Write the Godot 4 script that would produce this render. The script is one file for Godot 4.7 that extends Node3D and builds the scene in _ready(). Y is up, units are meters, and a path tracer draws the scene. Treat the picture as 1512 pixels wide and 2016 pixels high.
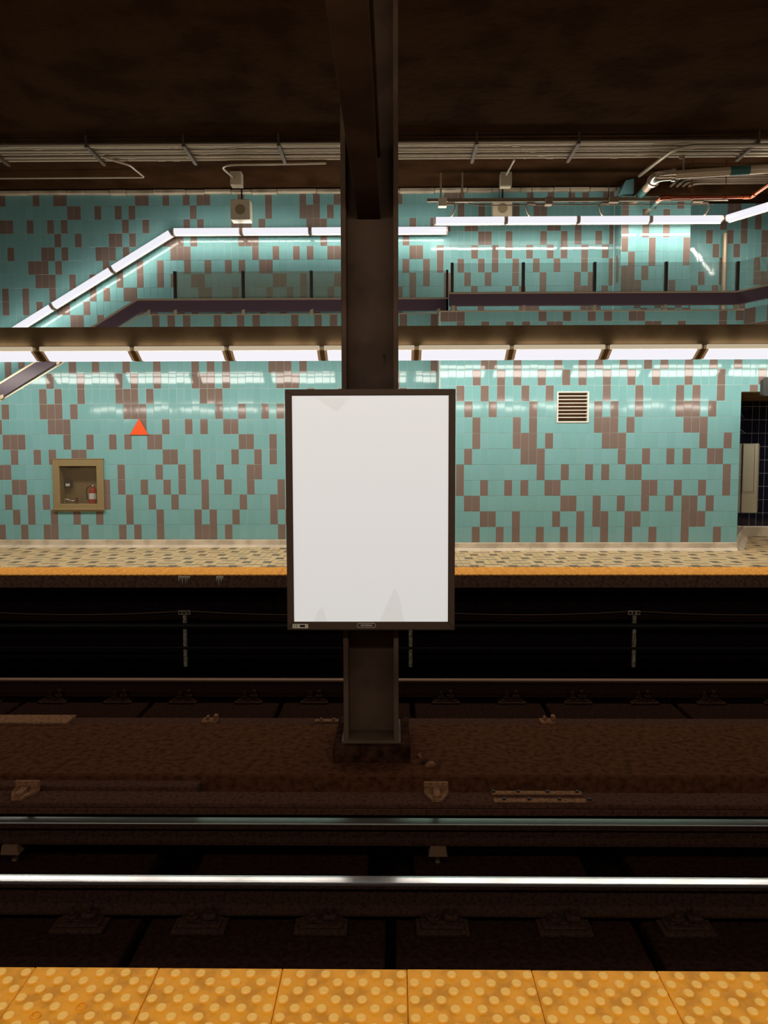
extends Node3D
# Underground station seen from one side platform: two tracks, a steel column with a lit poster case, the tiled far platform with its stair landing.

# ---- picture and light: tuned here only ----
const EXPOSURE := 1.0
const LAMP_COLOR := Color(1.0, 0.965, 0.92)
const LENS_GLOW := Color(0.88, 0.865, 0.93)
const FAR_ENERGY := 1.02       # each of the two lens faces of a far platform fitting
const NEAR_TRACK_ENERGY := 0.12  # track-facing lens of the unseen near fittings, kept weak
const COLUMN_SPILL_ENERGY := 0.78  # unseen near light placed to brighten the upper column
const NEAR_ENERGY := 1.45       # platform-facing lens of the unseen near fittings
const STAIR_FRONT := 0.30
const STAIR_DOWN := 0.42
const STAIR_UP := 0.17
const STAIR_BACK := 0.10
const FASCIA_SPILL_ENERGY := 0.05  # unseen upward light placed to brighten the beam fascia
const PARAPET_SPILL_ENERGY := 0.26  # unseen back light placed to brighten the parapet above the beam
const POSTER_GLOW := 0.51
const POSTER_ENERGY := 0.22

var rng := RandomNumberGenerator.new()
var M := {}
var taken := {}


# ---------------------------------------------------------------- mesh building
class Shape:
	var v := PackedVector3Array()
	var n := PackedVector3Array()
	var c := PackedColorArray()
	var tint := Color.WHITE
	var xf := Transform3D.IDENTITY

	func tri(a: Vector3, b: Vector3, d: Vector3, na: Vector3, nb: Vector3, nd: Vector3) -> void:
		var f := (b - a).cross(d - a)
		if f.length_squared() < 1e-18:
			return
		var flip := (f.dot(na + nb + nd) > 0.0) != (xf.basis.determinant() < 0.0)
		for k in 3:
			var q: int = [0, 2, 1][k] if flip else k
			v.append(xf * [a, b, d][q])
			n.append((xf.basis * [na, nb, nd][q]).normalized())
			c.append(tint)

	func quad(a: Vector3, b: Vector3, d: Vector3, e: Vector3, out: Vector3) -> void:
		var f := (d - a).cross(e - b)
		if f.length_squared() < 1e-18:
			return
		f = f.normalized()
		if f.dot(out) < 0.0:
			f = -f
		tri(a, b, d, f, f, f)
		tri(a, d, e, f, f, f)

	func box(at: Vector3, size: Vector3, bev := 0.0) -> void:
		var h := size * 0.5
		bev = minf(bev, minf(h.x, minf(h.y, h.z)) * 0.9)
		for i in 3:
			var j := (i + 1) % 3
			var k := (i + 2) % 3
			for s in [-1.0, 1.0]:
				var q := []
				for t in [[-1, -1], [1, -1], [1, 1], [-1, 1]]:
					var p := Vector3.ZERO
					p[i] = s * h[i]
					p[j] = t[0] * (h[j] - bev)
					p[k] = t[1] * (h[k] - bev)
					q.append(at + p)
				var out := Vector3.ZERO
				out[i] = s
				quad(q[0], q[1], q[2], q[3], out)
		if bev <= 0.0:
			return
		for i in 3:
			var j := (i + 1) % 3
			var k := (i + 2) % 3
			for si in [-1.0, 1.0]:
				for sj in [-1.0, 1.0]:
					var q := []
					for t in [[0, -1], [0, 1], [1, 1], [1, -1]]:
						var p := Vector3.ZERO
						p[i] = si * (h[i] - (bev if t[0] == 1 else 0.0))
						p[j] = sj * (h[j] - (bev if t[0] == 0 else 0.0))
						p[k] = t[1] * (h[k] - bev)
						q.append(at + p)
					var out := Vector3.ZERO
					out[i] = si
					out[j] = sj
					quad(q[0], q[1], q[2], q[3], out)
		for sx in [-1.0, 1.0]:
			for sy in [-1.0, 1.0]:
				for sz in [-1.0, 1.0]:
					var s := Vector3(sx, sy, sz)
					var f := s.normalized()
					tri(at + s * Vector3(h.x, h.y - bev, h.z - bev), at + s * Vector3(h.x - bev, h.y, h.z - bev), at + s * Vector3(h.x - bev, h.y - bev, h.z), f, f, f)

	func span(a: Vector3, b: Vector3, bev := 0.0) -> void:   # a box between two corners
		box((a + b) * 0.5, (b - a).abs(), bev)

	func tube(pts: PackedVector3Array, r: float, seg := 10) -> void:
		var rings := []
		var up := Vector3.UP
		for i in pts.size():
			var d := Vector3.ZERO
			if i > 0:
				d += (pts[i] - pts[i - 1]).normalized()
			if i < pts.size() - 1:
				d += (pts[i + 1] - pts[i]).normalized()
			d = d.normalized()
			if i == 0:
				up = Vector3.UP if absf(d.y) < 0.9 else Vector3.RIGHT
			var side := d.cross(up).normalized()
			up = side.cross(d).normalized()
			var ring := []
			for k in seg + 1:
				var a := TAU * k / seg
				ring.append(side * cos(a) + up * sin(a))
			rings.append(ring)
		for i in pts.size() - 1:
			for k in seg:
				var n0: Vector3 = rings[i][k]
				var n1: Vector3 = rings[i][k + 1]
				var n2: Vector3 = rings[i + 1][k + 1]
				var n3: Vector3 = rings[i + 1][k]
				tri(pts[i] + n0 * r, pts[i] + n1 * r, pts[i + 1] + n2 * r, n0, n1, n2)
				tri(pts[i] + n0 * r, pts[i + 1] + n2 * r, pts[i + 1] + n3 * r, n0, n2, n3)
		for e in [0, pts.size() - 1]:
			var out := (pts[0] - pts[1]).normalized() if e == 0 else (pts[-1] - pts[-2]).normalized()
			for k in seg:
				tri(pts[e], pts[e] + rings[e][k] * r, pts[e] + rings[e][k + 1] * r, out, out, out)

	func lathe(profile: Array, seg := 16) -> void:   # profile of Vector2(radius, height), turned about y
		for i in profile.size() - 1:
			var p: Vector2 = profile[i]
			var q: Vector2 = profile[i + 1]
			var e := (q - p).normalized()
			for k in seg:
				var a0 := TAU * k / seg
				var a1 := TAU * (k + 1) / seg
				var d0 := Vector3(cos(a0), 0, sin(a0))
				var d1 := Vector3(cos(a1), 0, sin(a1))
				var n0 := d0 * e.y - Vector3.UP * e.x
				var n1 := d1 * e.y - Vector3.UP * e.x
				tri(d0 * p.x + Vector3.UP * p.y, d1 * p.x + Vector3.UP * p.y, d1 * q.x + Vector3.UP * q.y, n0, n1, n1)
				tri(d0 * p.x + Vector3.UP * p.y, d1 * q.x + Vector3.UP * q.y, d0 * q.x + Vector3.UP * q.y, n0, n1, n0)

	func prism(poly: PackedVector2Array, from: float, to: float, frame := Transform3D.IDENTITY) -> void:   # polygon in x,y of the frame, drawn out along its z
		var was := xf
		xf = xf * frame
		var idx := Geometry2D.triangulate_polygon(poly)
		for s in [from, to]:
			var out := Vector3(0, 0, signf(s - (from + to) * 0.5))
			for t in range(0, idx.size(), 3):
				var a := poly[idx[t]]
				var b := poly[idx[t + 1]]
				var d := poly[idx[t + 2]]
				tri(Vector3(a.x, a.y, s), Vector3(b.x, b.y, s), Vector3(d.x, d.y, s), out, out, out)
		var turn := -1.0 if Geometry2D.is_polygon_clockwise(poly) else 1.0
		for i in poly.size():
			var a := poly[i]
			var b := poly[(i + 1) % poly.size()]
			var e := (b - a) * turn
			quad(Vector3(a.x, a.y, from), Vector3(b.x, b.y, from), Vector3(b.x, b.y, to), Vector3(a.x, a.y, to), Vector3(e.y, -e.x, 0))
		xf = was

	func tile(w: float, h: float, d: float, bev: float, pillow := 0.0) -> void:   # lies in x,y about the origin, face towards +z
		var a := Vector2(w, h) * 0.5
		var b := a - Vector2(bev, bev)
		var f := []
		var g := []
		var m := []
		for s in [Vector2(-1, -1), Vector2(1, -1), Vector2(1, 1), Vector2(-1, 1)]:
			f.append(Vector3(s.x * b.x, s.y * b.y, d))
			g.append(Vector3(s.x * a.x, s.y * a.y, d - bev))
			m.append(Vector3(s.x * pillow, s.y * pillow, 1).normalized())
		tri(f[0], f[1], f[2], m[0], m[1], m[2])
		tri(f[0], f[2], f[3], m[0], m[2], m[3])
		for k in 4:
			var k1 := (k + 1) % 4
			var out: Vector3 = (f[k] + f[k1]) * 0.5 - Vector3(0, 0, d)
			quad(f[k], f[k1], g[k1], g[k], out.normalized() + Vector3(0, 0, 1))
			quad(g[k], g[k1], g[k1] * Vector3(1, 1, 0), g[k] * Vector3(1, 1, 0), out)

	func mesh(m: Material) -> ArrayMesh:
		var r := ArrayMesh.new()
		var arr := []
		arr.resize(Mesh.ARRAY_MAX)
		arr[Mesh.ARRAY_VERTEX] = v
		arr[Mesh.ARRAY_NORMAL] = n
		arr[Mesh.ARRAY_COLOR] = c
		r.add_surface_from_arrays(Mesh.PRIMITIVE_TRIANGLES, arr)
		r.surface_set_material(0, m)
		return r


func side(z := 0.0) -> Transform3D:   # frame whose x,y are the world's z,y and whose z runs along the world's x
	return Transform3D(Basis(Vector3(0, 0, 1), Vector3(0, 1, 0), Vector3(1, 0, 0)), Vector3(0, 0, z))


func numbered(called: String, parent: Node) -> String:
	var key := "%d/%s" % [parent.get_instance_id(), called]
	var k: int = taken.get(key, 0)
	taken[key] = k + 1
	return called if k == 0 else "%s_%03d" % [called, k]


func put(o: Node3D, called: String, parent: Node) -> void:
	o.name = numbered(called, parent)
	parent.add_child(o, true)


func thing(called: String, label: String, category: String, at := Vector3.ZERO, group := "") -> Node3D:
	var o := Node3D.new()
	put(o, called, self)
	o.position = at
	return tag(o, label, category, group)


func tag(o: Node3D, label: String, category: String, group := "") -> Node3D:
	o.set_meta("label", label)
	o.set_meta("category", category)
	if group:
		o.set_meta("group", group)
	return o


func setting(called: String, label: String, category: String) -> Node3D:
	var o := thing(called, label, category)
	o.set_meta("kind", "structure")
	return o


func part(called: String, s: Shape, m: Material, parent: Node, at := Vector3.ZERO) -> MeshInstance3D:
	return mesh_part(called, s.mesh(m), parent, at)


func mesh_part(called: String, m: Mesh, parent: Node, at := Vector3.ZERO) -> MeshInstance3D:
	var o := MeshInstance3D.new()
	o.mesh = m
	put(o, called, parent)
	o.position = at
	return o


func stuff(o: Node3D) -> void:
	o.set_meta("kind", "stuff")


func solo(called: String, s: Shape, m: Material, label: String, category: String, group := "") -> MeshInstance3D:
	var o := part(called, s, m, self)
	tag(o, label, category, group)
	return o


func panel_light(called: String, parent: Node, at: Vector3, facing: Vector3, along: Vector3, w: float, h: float, energy: float) -> void:
	var l := AreaLight3D.new()
	l.area_size = Vector2(w, h)
	l.light_energy = energy
	l.light_color = LAMP_COLOR
	l.shadow_enabled = true
	l.set("area_range", 40.0)
	l.set("area_attenuation", 2.0)
	var z := -facing.normalized()
	var x := along.normalized()
	put(l, called, parent)
	l.transform = Transform3D(Basis(x, z.cross(x).normalized(), z), at + facing.normalized() * 0.004)


# ---------------------------------------------------------------- materials
func noise_map(freq: float, ramp: Array, seed_ := 1, octaves := 5, as_normal := 0.0) -> NoiseTexture2D:
	var f := FastNoiseLite.new()
	f.noise_type = FastNoiseLite.TYPE_SIMPLEX_SMOOTH
	f.frequency = freq
	f.seed = seed_
	f.fractal_octaves = octaves
	var t := NoiseTexture2D.new()
	t.width = 512
	t.height = 512
	t.seamless = true
	t.noise = f
	if as_normal > 0.0:
		t.as_normal_map = true
		t.bump_strength = as_normal
	else:
		var g := Gradient.new()
		g.offsets = PackedFloat32Array([0.2, 0.5, 0.8])
		g.colors = PackedColorArray([ramp[0], ramp[1], ramp[2]])
		t.color_ramp = g
	return t


func mat(key: String, col: Color, rough: float, metal := 0.0) -> StandardMaterial3D:
	var m := StandardMaterial3D.new()
	m.resource_name = key
	m.albedo_color = col
	m.roughness = rough
	m.metallic = metal
	M[key] = m
	return m


func worn(m: StandardMaterial3D, tex: Texture2D, normal: Texture2D, scale_: float, strength := 0.6) -> void:
	m.albedo_texture = tex
	m.uv1_triplanar = true
	m.uv1_world_triplanar = true
	m.uv1_scale = Vector3.ONE * scale_
	if normal:
		m.normal_enabled = true
		m.normal_texture = normal
		m.normal_scale = strength


func rgb(r: int, g: int, b: int) -> Color:
	return Color8(r, g, b)


func materials() -> void:
	var grey := noise_map(0.012, [Color(0.55, 0.53, 0.5), Color(0.85, 0.84, 0.82), Color(1, 1, 1)], 3)
	var soft := noise_map(0.006, [Color(0.82, 0.81, 0.79), Color(0.95, 0.95, 0.94), Color(1, 1, 1)], 8, 4)
	var grit := noise_map(0.035, [Color(0.72, 0.70, 0.68), Color(0.92, 0.91, 0.9), Color(1, 1, 1)], 21, 6)
	var rough_n := noise_map(0.03, [], 5, 6, 5.0)
	var glaze := mat("glaze", Color.WHITE, 0.065)
	glaze.vertex_color_use_as_albedo = true
	glaze.metallic_specular = 0.42
	var paver := mat("paver", Color.WHITE, 0.42)
	paver.vertex_color_use_as_albedo = true
	mat("grout", rgb(196, 208, 200), 0.85)
	mat("floor_grout", rgb(140, 118, 86), 0.85)
	worn(mat("cove", rgb(212, 196, 170), 0.5), soft, null, 0.7)
	worn(mat("ceiling", rgb(64, 43, 26), 0.95), soft, rough_n, 0.35, 0.4)
	worn(mat("sooty", rgb(86, 53, 35), 0.95), grit, rough_n, 0.8, 0.5)
	worn(mat("slab", rgb(38, 22, 15), 0.95), grit, rough_n, 1.3, 0.8)
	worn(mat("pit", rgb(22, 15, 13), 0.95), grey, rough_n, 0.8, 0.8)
	worn(mat("edge", rgb(112, 86, 72), 0.9), grit, rough_n, 1.0, 0.6)
	worn(mat("plinth", rgb(66, 42, 30), 0.95), grey, rough_n, 1.4, 0.6)
	worn(mat("steel_paint", rgb(100, 79, 64), 0.5), soft, null, 0.55)
	worn(mat("beam_paint", rgb(70, 50, 34), 0.8), soft, null, 0.55)
	worn(mat("soffit", rgb(128, 106, 78), 0.7), soft, null, 0.4)
	mat("housing", rgb(214, 200, 170), 0.5)
	mat("cap_pink", rgb(236, 214, 196), 0.45)
	worn(mat("rail_rust", rgb(56, 38, 29), 0.85), grit, null, 2.0)
	mat("rail_bright", rgb(205, 200, 198), 0.2, 0.9)
	mat("rail_green", rgb(206, 206, 196), 0.32, 0.9)
	mat("rail_dull", rgb(112, 82, 60), 0.55, 0.25)
	worn(mat("board", rgb(78, 52, 40), 0.85), grit, null, 1.6)
	worn(mat("board_pale", rgb(136, 98, 70), 0.85), grit, null, 1.6)
	mat("black", rgb(14, 12, 12), 0.7)
	mat("frame", rgb(94, 75, 62), 0.42)
	mat("chip", rgb(232, 228, 222), 0.5)
	mat("fascia", rgb(80, 62, 76), 0.3)
	mat("post", rgb(62, 54, 46), 0.4, 0.3)
	mat("alu", rgb(186, 172, 148), 0.35, 0.6)
	mat("conduit", rgb(196, 182, 158), 0.4, 0.55)
	mat("conduit_dull", rgb(140, 122, 100), 0.55, 0.3)
	mat("clamp", rgb(96, 78, 60), 0.6, 0.3)
	mat("pipe", rgb(192, 170, 142), 0.4, 0.3)
	mat("pipe_joint", rgb(220, 206, 188), 0.22, 0.85)
	mat("copper", rgb(150, 76, 46), 0.3, 0.85)
	mat("green_band", rgb(38, 92, 84), 0.5)
	mat("speaker", rgb(208, 194, 166), 0.5)
	mat("speaker_mesh", rgb(150, 132, 98), 0.8)
	mat("white", rgb(232, 230, 226), 0.5)
	mat("orange", rgb(238, 84, 12), 0.45)
	mat("cabinet", rgb(150, 132, 92), 0.4, 0.25)
	mat("cabinet_in", rgb(132, 108, 72), 0.7)
	mat("red", rgb(176, 34, 22), 0.3)
	mat("brass", rgb(206, 196, 176), 0.3, 0.8)
	mat("vent", rgb(226, 216, 204), 0.45)
	mat("vent_shade", rgb(110, 80, 50), 0.8)  # louvre shade and warm bounce put into this brown
	mat("stainless", rgb(176, 172, 148), 0.36, 0.65)
	mat("sign", rgb(36, 35, 32), 0.6)
	worn(mat("post_pale", rgb(176, 164, 142), 0.8), grey, null, 3.0)
	var y := mat("yellow", rgb(240, 162, 30), 0.55)
	worn(y, noise_map(0.01, [Color(0.86, 0.85, 0.83), Color(0.97, 0.97, 0.96), Color(1, 1, 1)], 12), null, 2.2)
	mat("dome", rgb(250, 196, 92), 0.5)
	mat("label", rgb(228, 226, 200), 0.5)
	mat("badge", rgb(236, 226, 200), 0.4)
	mat("lime", rgb(214, 208, 184), 0.9)
	for key in ["ceiling", "sooty", "slab", "pit", "edge", "plinth", "rail_rust", "board", "board_pale", "soffit"]:
		M[key].metallic_specular = 0.08
	M.beam_paint.metallic_specular = 0.06
	for key in ["steel_paint", "frame"]:
		M[key].metallic_specular = 0.2
	var g := mat("glass", Color(0.55, 0.66, 0.60, 0.16), 0.03)
	g.transparency = BaseMaterial3D.TRANSPARENCY_ALPHA
	var gf := mat("glass_smoky", Color(0.62, 0.66, 0.58, 0.30), 0.05)
	gf.transparency = BaseMaterial3D.TRANSPARENCY_ALPHA
	var cg := mat("cabinet_glass", Color(0.5, 0.46, 0.36, 0.12), 0.03)
	cg.transparency = BaseMaterial3D.TRANSPARENCY_ALPHA
	var lens := mat("lens", Color(0.25, 0.25, 0.27), 0.4)
	lens.emission_enabled = true
	lens.emission = Color(LENS_GLOW.r, LENS_GLOW.g, LENS_GLOW.b).linear_to_srgb()
	lens.emission_energy_multiplier = 1.0
	var skirt := mat("lens_skirt", rgb(200, 180, 150), 0.5)
	skirt.emission_enabled = true
	skirt.emission = Color(0.42, 0.36, 0.26).linear_to_srgb()  # glow gives the cream strip above the lens its brightness


# ---------------------------------------------------------------- tiled walls
const TEAL := Color(0.195, 0.412, 0.415)
const BROWN := Color(0.200, 0.148, 0.124)
const NAVY := Color(0.010, 0.010, 0.018)


func shade(base: Color, k: int) -> Color:
	var f: float = [1.0, 0.96, 1.03, 0.98][k]
	return Color(base.r * f, base.g * (f * 0.5 + 0.5), base.b * f)


func note(d: Dictionary, row: int, cols: String) -> void:
	for s in cols.split(" ", false):
		d[Vector2i(int(s), row)] = true


# frame: x along the wall, y up, z out of it; tile (0, 0) has its lower left corner at the origin
func tiles(wall: Node3D, frame: Transform3D, pw: float, ph: float, cols: Vector2i, rows: Vector2i, brown: Dictionary, outline: PackedVector2Array, holes: Array, single: Callable, base := TEAL, tilt := 0.0022) -> void:
	var whole := []
	var gap := 0.0034
	for k in 8:
		var s := Shape.new()
		s.tint = shade(BROWN if k > 3 else base, k % 4)
		s.tile(pw - gap, ph - gap, 0.003, 0.0014, 0.004)
		whole.append([s, s.mesh(M.glaze)])
	var rest := Shape.new()
	var singles := 0
	for r in range(rows.x, rows.y):
		for k in range(cols.x, cols.y):
			var rect := PackedVector2Array([Vector2(k * pw, r * ph), Vector2((k + 1) * pw, r * ph), Vector2((k + 1) * pw, (r + 1) * ph), Vector2(k * pw, (r + 1) * ph)])
			var dark: bool = brown.has(Vector2i(k, r))
			var pick := rng.randi_range(0, 3) + (4 if dark else 0)
			var t := Transform3D(Basis.from_euler(Vector3(rng.randfn(0, tilt), rng.randfn(0, tilt), 0)), Vector3((k + 0.5) * pw, (r + 0.5) * ph, rng.randf_range(0, 0.0006)))
			var pieces := Geometry2D.intersect_polygons(rect, outline)
			for h in holes:
				var left := []
				for p in pieces:
					left.append_array(Geometry2D.clip_polygons(p, h))
				pieces.assign(left)
			if pieces.is_empty():
				continue
			var area := 0.0
			for p in pieces:
				area += area_of(p)
			if area > pw * ph * 0.999:
				if singles < 300 and single.call(k, r):
					var o := MeshInstance3D.new()
					o.mesh = whole[pick][1]
					put(o, "tile", wall)
					o.transform = frame * t
					singles += 1
				else:
					var s: Shape = whole[pick][0]
					var full := frame * t
					for i in s.v.size():
						rest.v.append(full * s.v[i])
						rest.n.append(full.basis * s.n[i])
						rest.c.append(s.c[i])
				continue
			rest.tint = shade(BROWN if dark else base, pick % 4)
			for p in pieces:
				if area_of(p) < pw * ph * 0.04 or Geometry2D.is_polygon_clockwise(p):
					continue
				for q in Geometry2D.offset_polygon(p, -gap * 0.5):
					rest.prism(q, 0.0, 0.0028, frame)
	if rest.v.size():
		stuff(part("tiling", rest, M.glaze, wall))


func area_of(p: PackedVector2Array) -> float:
	var a := 0.0
	for i in p.size():
		a += p[i].cross(p[(i + 1) % p.size()])
	return absf(a) * 0.5


func poly(pts: Array) -> PackedVector2Array:
	return PackedVector2Array(pts)


func rect(x0: float, y0: float, x1: float, y1: float) -> PackedVector2Array:
	return PackedVector2Array([Vector2(x0, y0), Vector2(x1, y0), Vector2(x1, y1), Vector2(x0, y1)])


func moved(p: PackedVector2Array, by: Vector2) -> PackedVector2Array:
	var r := PackedVector2Array()
	for q in p:
		r.append(q + by)
	return r


# ---------------------------------------------------------------- the scene
func _ready() -> void:
	rng.seed = 20240611
	var cam := Camera3D.new()
	cam.name = "camera"
	add_child(cam)
	cam.position = Vector3(0, 1.255, 0)
	cam.rotation_degrees = Vector3(-4.08, 0.7, -0.12)
	cam.fov = rad_to_deg(2.0 * atan(1008.0 / 1514.0))
	cam.near = 0.05
	cam.current = true
	var we := WorldEnvironment.new()
	we.name = "environment"
	var env := Environment.new()
	env.background_mode = Environment.BG_COLOR
	env.background_color = Color(0, 0, 0)
	env.ambient_light_source = Environment.AMBIENT_SOURCE_DISABLED
	env.tonemap_mode = Environment.TONE_MAPPER_LINEAR
	env.tonemap_exposure = EXPOSURE
	env.sdfgi_enabled = true
	env.ssao_enabled = true
	env.ssil_enabled = true
	we.environment = env
	add_child(we)
	materials()
	shell()
	far_walls()
	far_floor()
	near_platform()
	tracks()
	column_and_poster()
	soffit_and_lamps()
	guard_rail()
	stair_lamps()
	ceiling_services()
	wall_fittings()
	under_platform()


func shell() -> void:
	var o := setting("ceiling", "dark sooty concrete ceiling over the tracks and the stair", "ceiling")
	var s := Shape.new()
	s.span(Vector3(-9, 5.34, -12.35), Vector3(9, 5.6, 1.3))
	part("slab", s, M.ceiling, o)
	for e in [["wall_end_left", -1, "dark end wall closing the station at its left end"], ["wall_end_right", 1, "dark end wall closing the station at its right end"]]:
		o = setting(e[0], e[2], "wall")
		s = Shape.new()
		s.span(Vector3(e[1] * 9.0, -1.5, -12.35), Vector3(e[1] * 9.2, 5.6, 1.3))
		part("face", s, M.ceiling, o)
	o = setting("stairs", "concrete stair and landing behind the tiled parapet of the far platform", "stairs")
	s = Shape.new()
	var p := [Vector2(9, 2.6), Vector2(9, 2.85)]
	var at := Vector2(-3.5, 2.85)
	p.append(at)
	while at.x > -8.3:
		at.y -= 0.17
		p.append(at)
		at.x -= 0.29
		p.append(at)
	p.append(at - Vector2(0, 0.25))
	p.append(Vector2(-3.2, 2.6))
	s.prism(poly(p), -12.05, -10.82)
	part("steps", s, M.sooty, o)


func far_walls() -> void:
	# ---- the parapet wall left of its step, with the slope of the stair
	var wl := setting("wall_parapet_left", "glossy turquoise and brown tiled wall of the far platform left of its step", "wall")
	var z := -10.70
	var line := poly([Vector2(-8.9, 0), Vector2(0.655, 0), Vector2(0.655, 3.215), Vector2(-3.46, 3.215), Vector2(-8.9, 0.02)])
	var hole := rect(-4.68, 0.585, -4.115, 1.16)
	var s := Shape.new()
	for piece in [rect(-9, 0, -4.68, 4), rect(-4.115, 0, 1, 4), rect(-4.68, 0, -4.115, 0.585), rect(-4.68, 1.16, -4.115, 4)]:
		for q in Geometry2D.intersect_polygons(piece, line):
			s.prism(q, z - 0.12, z)
	part("backing", s, M.grout, wl)
	var b := {}
	note(b, 0, "0 3 6 7 11 16 18 21 26 27 28 30 37 41 45 46 51 56")
	note(b, 1, "2 4 7 10 13 17 21 26 28 31 36 38 43 48 53")
	note(b, 2, "1 4 6 14 17 20 23 27 32 36 37 40 44 50 55")
	note(b, 3, "2 3 14 16 19 22 24 27 30 33 37 42 47 49 54")
	note(b, 4, "0 1 16 21 24 26 29 33 34 41 46 52 57")
	note(b, 5, "2 5 7 10 11 22 23 26 31 34 36 40 47 51")
	note(b, 6, "1 2 3 9 12 15 17 20 21 32 33 36 43 48 55")
	note(b, 7, "0 7 8 9 19 22 25 27 30 31 39 44 52")
	note(b, 8, "1 6 7 8 10 17 18 19 29 32 35 37 42 50 56")
	note(b, 9, "6 8 11 16 17 18 20 27 28 29 41 45 53")
	note(b, 10, "7 11 16 18 21 26 27 28 30 37 38 39 46 52")
	note(b, 11, "10 13 17 21 26 28 30 36 37 38 40 48 57")
	note(b, 12, "12 19 23 25 33 39 41 50 55")
	note(b, 13, "14 18 27 29 34 37 44 47 56")
	note(b, 14, "21 23 25 29 32 34 39 42 44 47 50 53 57 58")
	var o2 := Vector2(-5.552, 0.109)
	tiles(wl, Transform3D(Basis.IDENTITY, Vector3(o2.x, o2.y, z)), 0.1064, 0.2098, Vector2i(-32, 60), Vector2i(0, 15), b, moved(line, -o2), [moved(hole, -o2)], func(k, r): return k >= 0 and k <= 37 and r <= 10)
	cove("trim_1", "cream terrazzo skirting cove under the left tiled wall", -8.9, 0.655, z)

	# ---- the parapet wall right of its step, and the header over the passage
	var wr := setting("wall_parapet_right", "glossy turquoise and brown tiled wall of the far platform right of its step", "wall")
	z = -10.30
	line = poly([Vector2(0.622, 0), Vector2(4.597, 0), Vector2(4.597, 2.108), Vector2(8.9, 2.108), Vector2(8.9, 3.17), Vector2(0.622, 3.17)])
	hole = rect(2.186, 1.726, 2.573, 2.100)
	s = Shape.new()
	for piece in [rect(0, 0, 2.186, 4), rect(2.573, 0, 4.597, 4), rect(2.186, 0, 2.573, 1.726), rect(2.186, 2.1, 2.573, 4), rect(4.597, 2.0, 8.9, 2.75)]:
		for q in Geometry2D.intersect_polygons(piece, line):
			s.prism(q, z - 0.12, z)
	s.span(Vector3(0.612, 0, z - 0.5), Vector3(0.622, 3.17, z + 0.002))
	part("backing", s, M.grout, wr)
	b = {}
	note(b, 0, "4 7 9 12 15 17 20 23 26 30 34")
	note(b, 1, "5 6 9 14 17 19 20 23 24 30 31 32")
	note(b, 2, "3 4 15 16 19 22 25 28 30 31 33")
	note(b, 3, "2 5 8 10 13 14 25 26 29 32 35")
	note(b, 4, "2 12 15 18 20 23 24 35")
	note(b, 5, "3 10 11 12 22 25 28 30 33 34")
	note(b, 6, "4 9 10 11 13 20 21 22 32 35")
	note(b, 7, "4 9 11 19 20 21 23 30 31 32")
	note(b, 8, "3 6 11 19 21 24 29 30 31 33")
	note(b, 9, "2 5 7 10 13 20 24 29 31 34 38")
	note(b, 10, "4 7 9 12 15 17 20 23 26 30 34 39 43")
	note(b, 11, "5 6 9 14 17 19 22 25 27 30 33 36 41")
	note(b, 12, "3 8 11 16 21 24 28 33")
	note(b, 13, "2 5 8 10 13 14 25 26 29 34")
	note(b, 14, "0 1 2 12 15 18 20 23 24 34 36")
	o2 = Vector2(0.622, 0.108)
	tiles(wr, Transform3D(Basis.IDENTITY, Vector3(o2.x, o2.y, z)), 0.10745, 0.2090, Vector2i(0, 78), Vector2i(0, 15), b, moved(line, -o2), [moved(hole, -o2)], func(k, r): return k >= 2 and k <= 36 and r <= 10)
	cove("trim_2", "cream terrazzo skirting cove under the right tiled wall", 0.622, 4.597, z)

	# ---- parapet turning towards the tracks at the right
	var wt := setting("wall_parapet_turned", "short brown tiled parapet turning towards the tracks above the exit", "wall")
	var d := Vector3(0.5, 0, 0.866)
	var f := Transform3D(Basis(d, Vector3.UP, d.cross(Vector3.UP)), Vector3(4.60, 2.56, -10.28))
	s = Shape.new()
	s.prism(rect(0, 0, 2.2, 0.62), -0.12, 0.0, f)
	part("backing", s, M.grout, wt)
	b = {}
	for k in 24:
		for r in 3:
			if (k * 7 + r * 5) % 9 < 7 and not (r == 1 and k > 3):
				b[Vector2i(k, r)] = true
	tiles(wt, f, 0.16, 0.209, Vector2i(0, 14), Vector2i(0, 3), b, rect(0, 0, 2.2, 0.62), [], func(k, r): return true)

	# ---- upper wall behind the landing
	var wu := setting("wall_stair", "tall turquoise and brown tiled back wall rising behind the stair landing", "wall")
	z = -12.05
	s = Shape.new()
	s.span(Vector3(-9, 0, z - 0.2), Vector3(9, 5.34, z))
	part("backing", s, M.grout, wu)
	var t := []
	t.resize(14)
	t[0] = "0 5 8 9 20 21 24 27 29 30 35 39 44 46 49 58 65 66 67 77 80 83 85 88 89 96 103"
	t[1] = "10 11 14 17 19 28 39 44 45 46 48 52 56 67 70 75 78 79 106 107 110"
	t[2] = "0 1 4 7 9 18 21 27 29 34 35 36 38 45 46 47 54 60 63 65 68 69 80 81 84 89 105 108 110"
	t[3] = "8 11 16 17 19 24 25 26 28 35 36 37 47 50 55 59 70 71 74 79 82 84 87 89 103 106 108 111"
	t[4] = "1 6 7 9 14 15 16 18 25 26 27 37 40 43 45 48 49 53 60 61 64 69 72 74 77 80 82 85 88 104 107 111"
	t[5] = "4 5 6 8 15 17 20 23 27 30 33 35 38 39 50 56 59 62 64 67 70 72 75 78 81 85 89 105 110 112"
	t[6] = "5 6 7 10 13 17 20 23 25 28 29 40 41 44 49 54 60 62 65 68 71 75 79 84 86 89 90 102 105 110 111 112"
	t[7] = "0 3 7 10 13 15 18 19 29 30 34 39 42 44 48 50 58 60 65 69 74 76 79 84 85 86 88 101 104 111 112"
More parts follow.
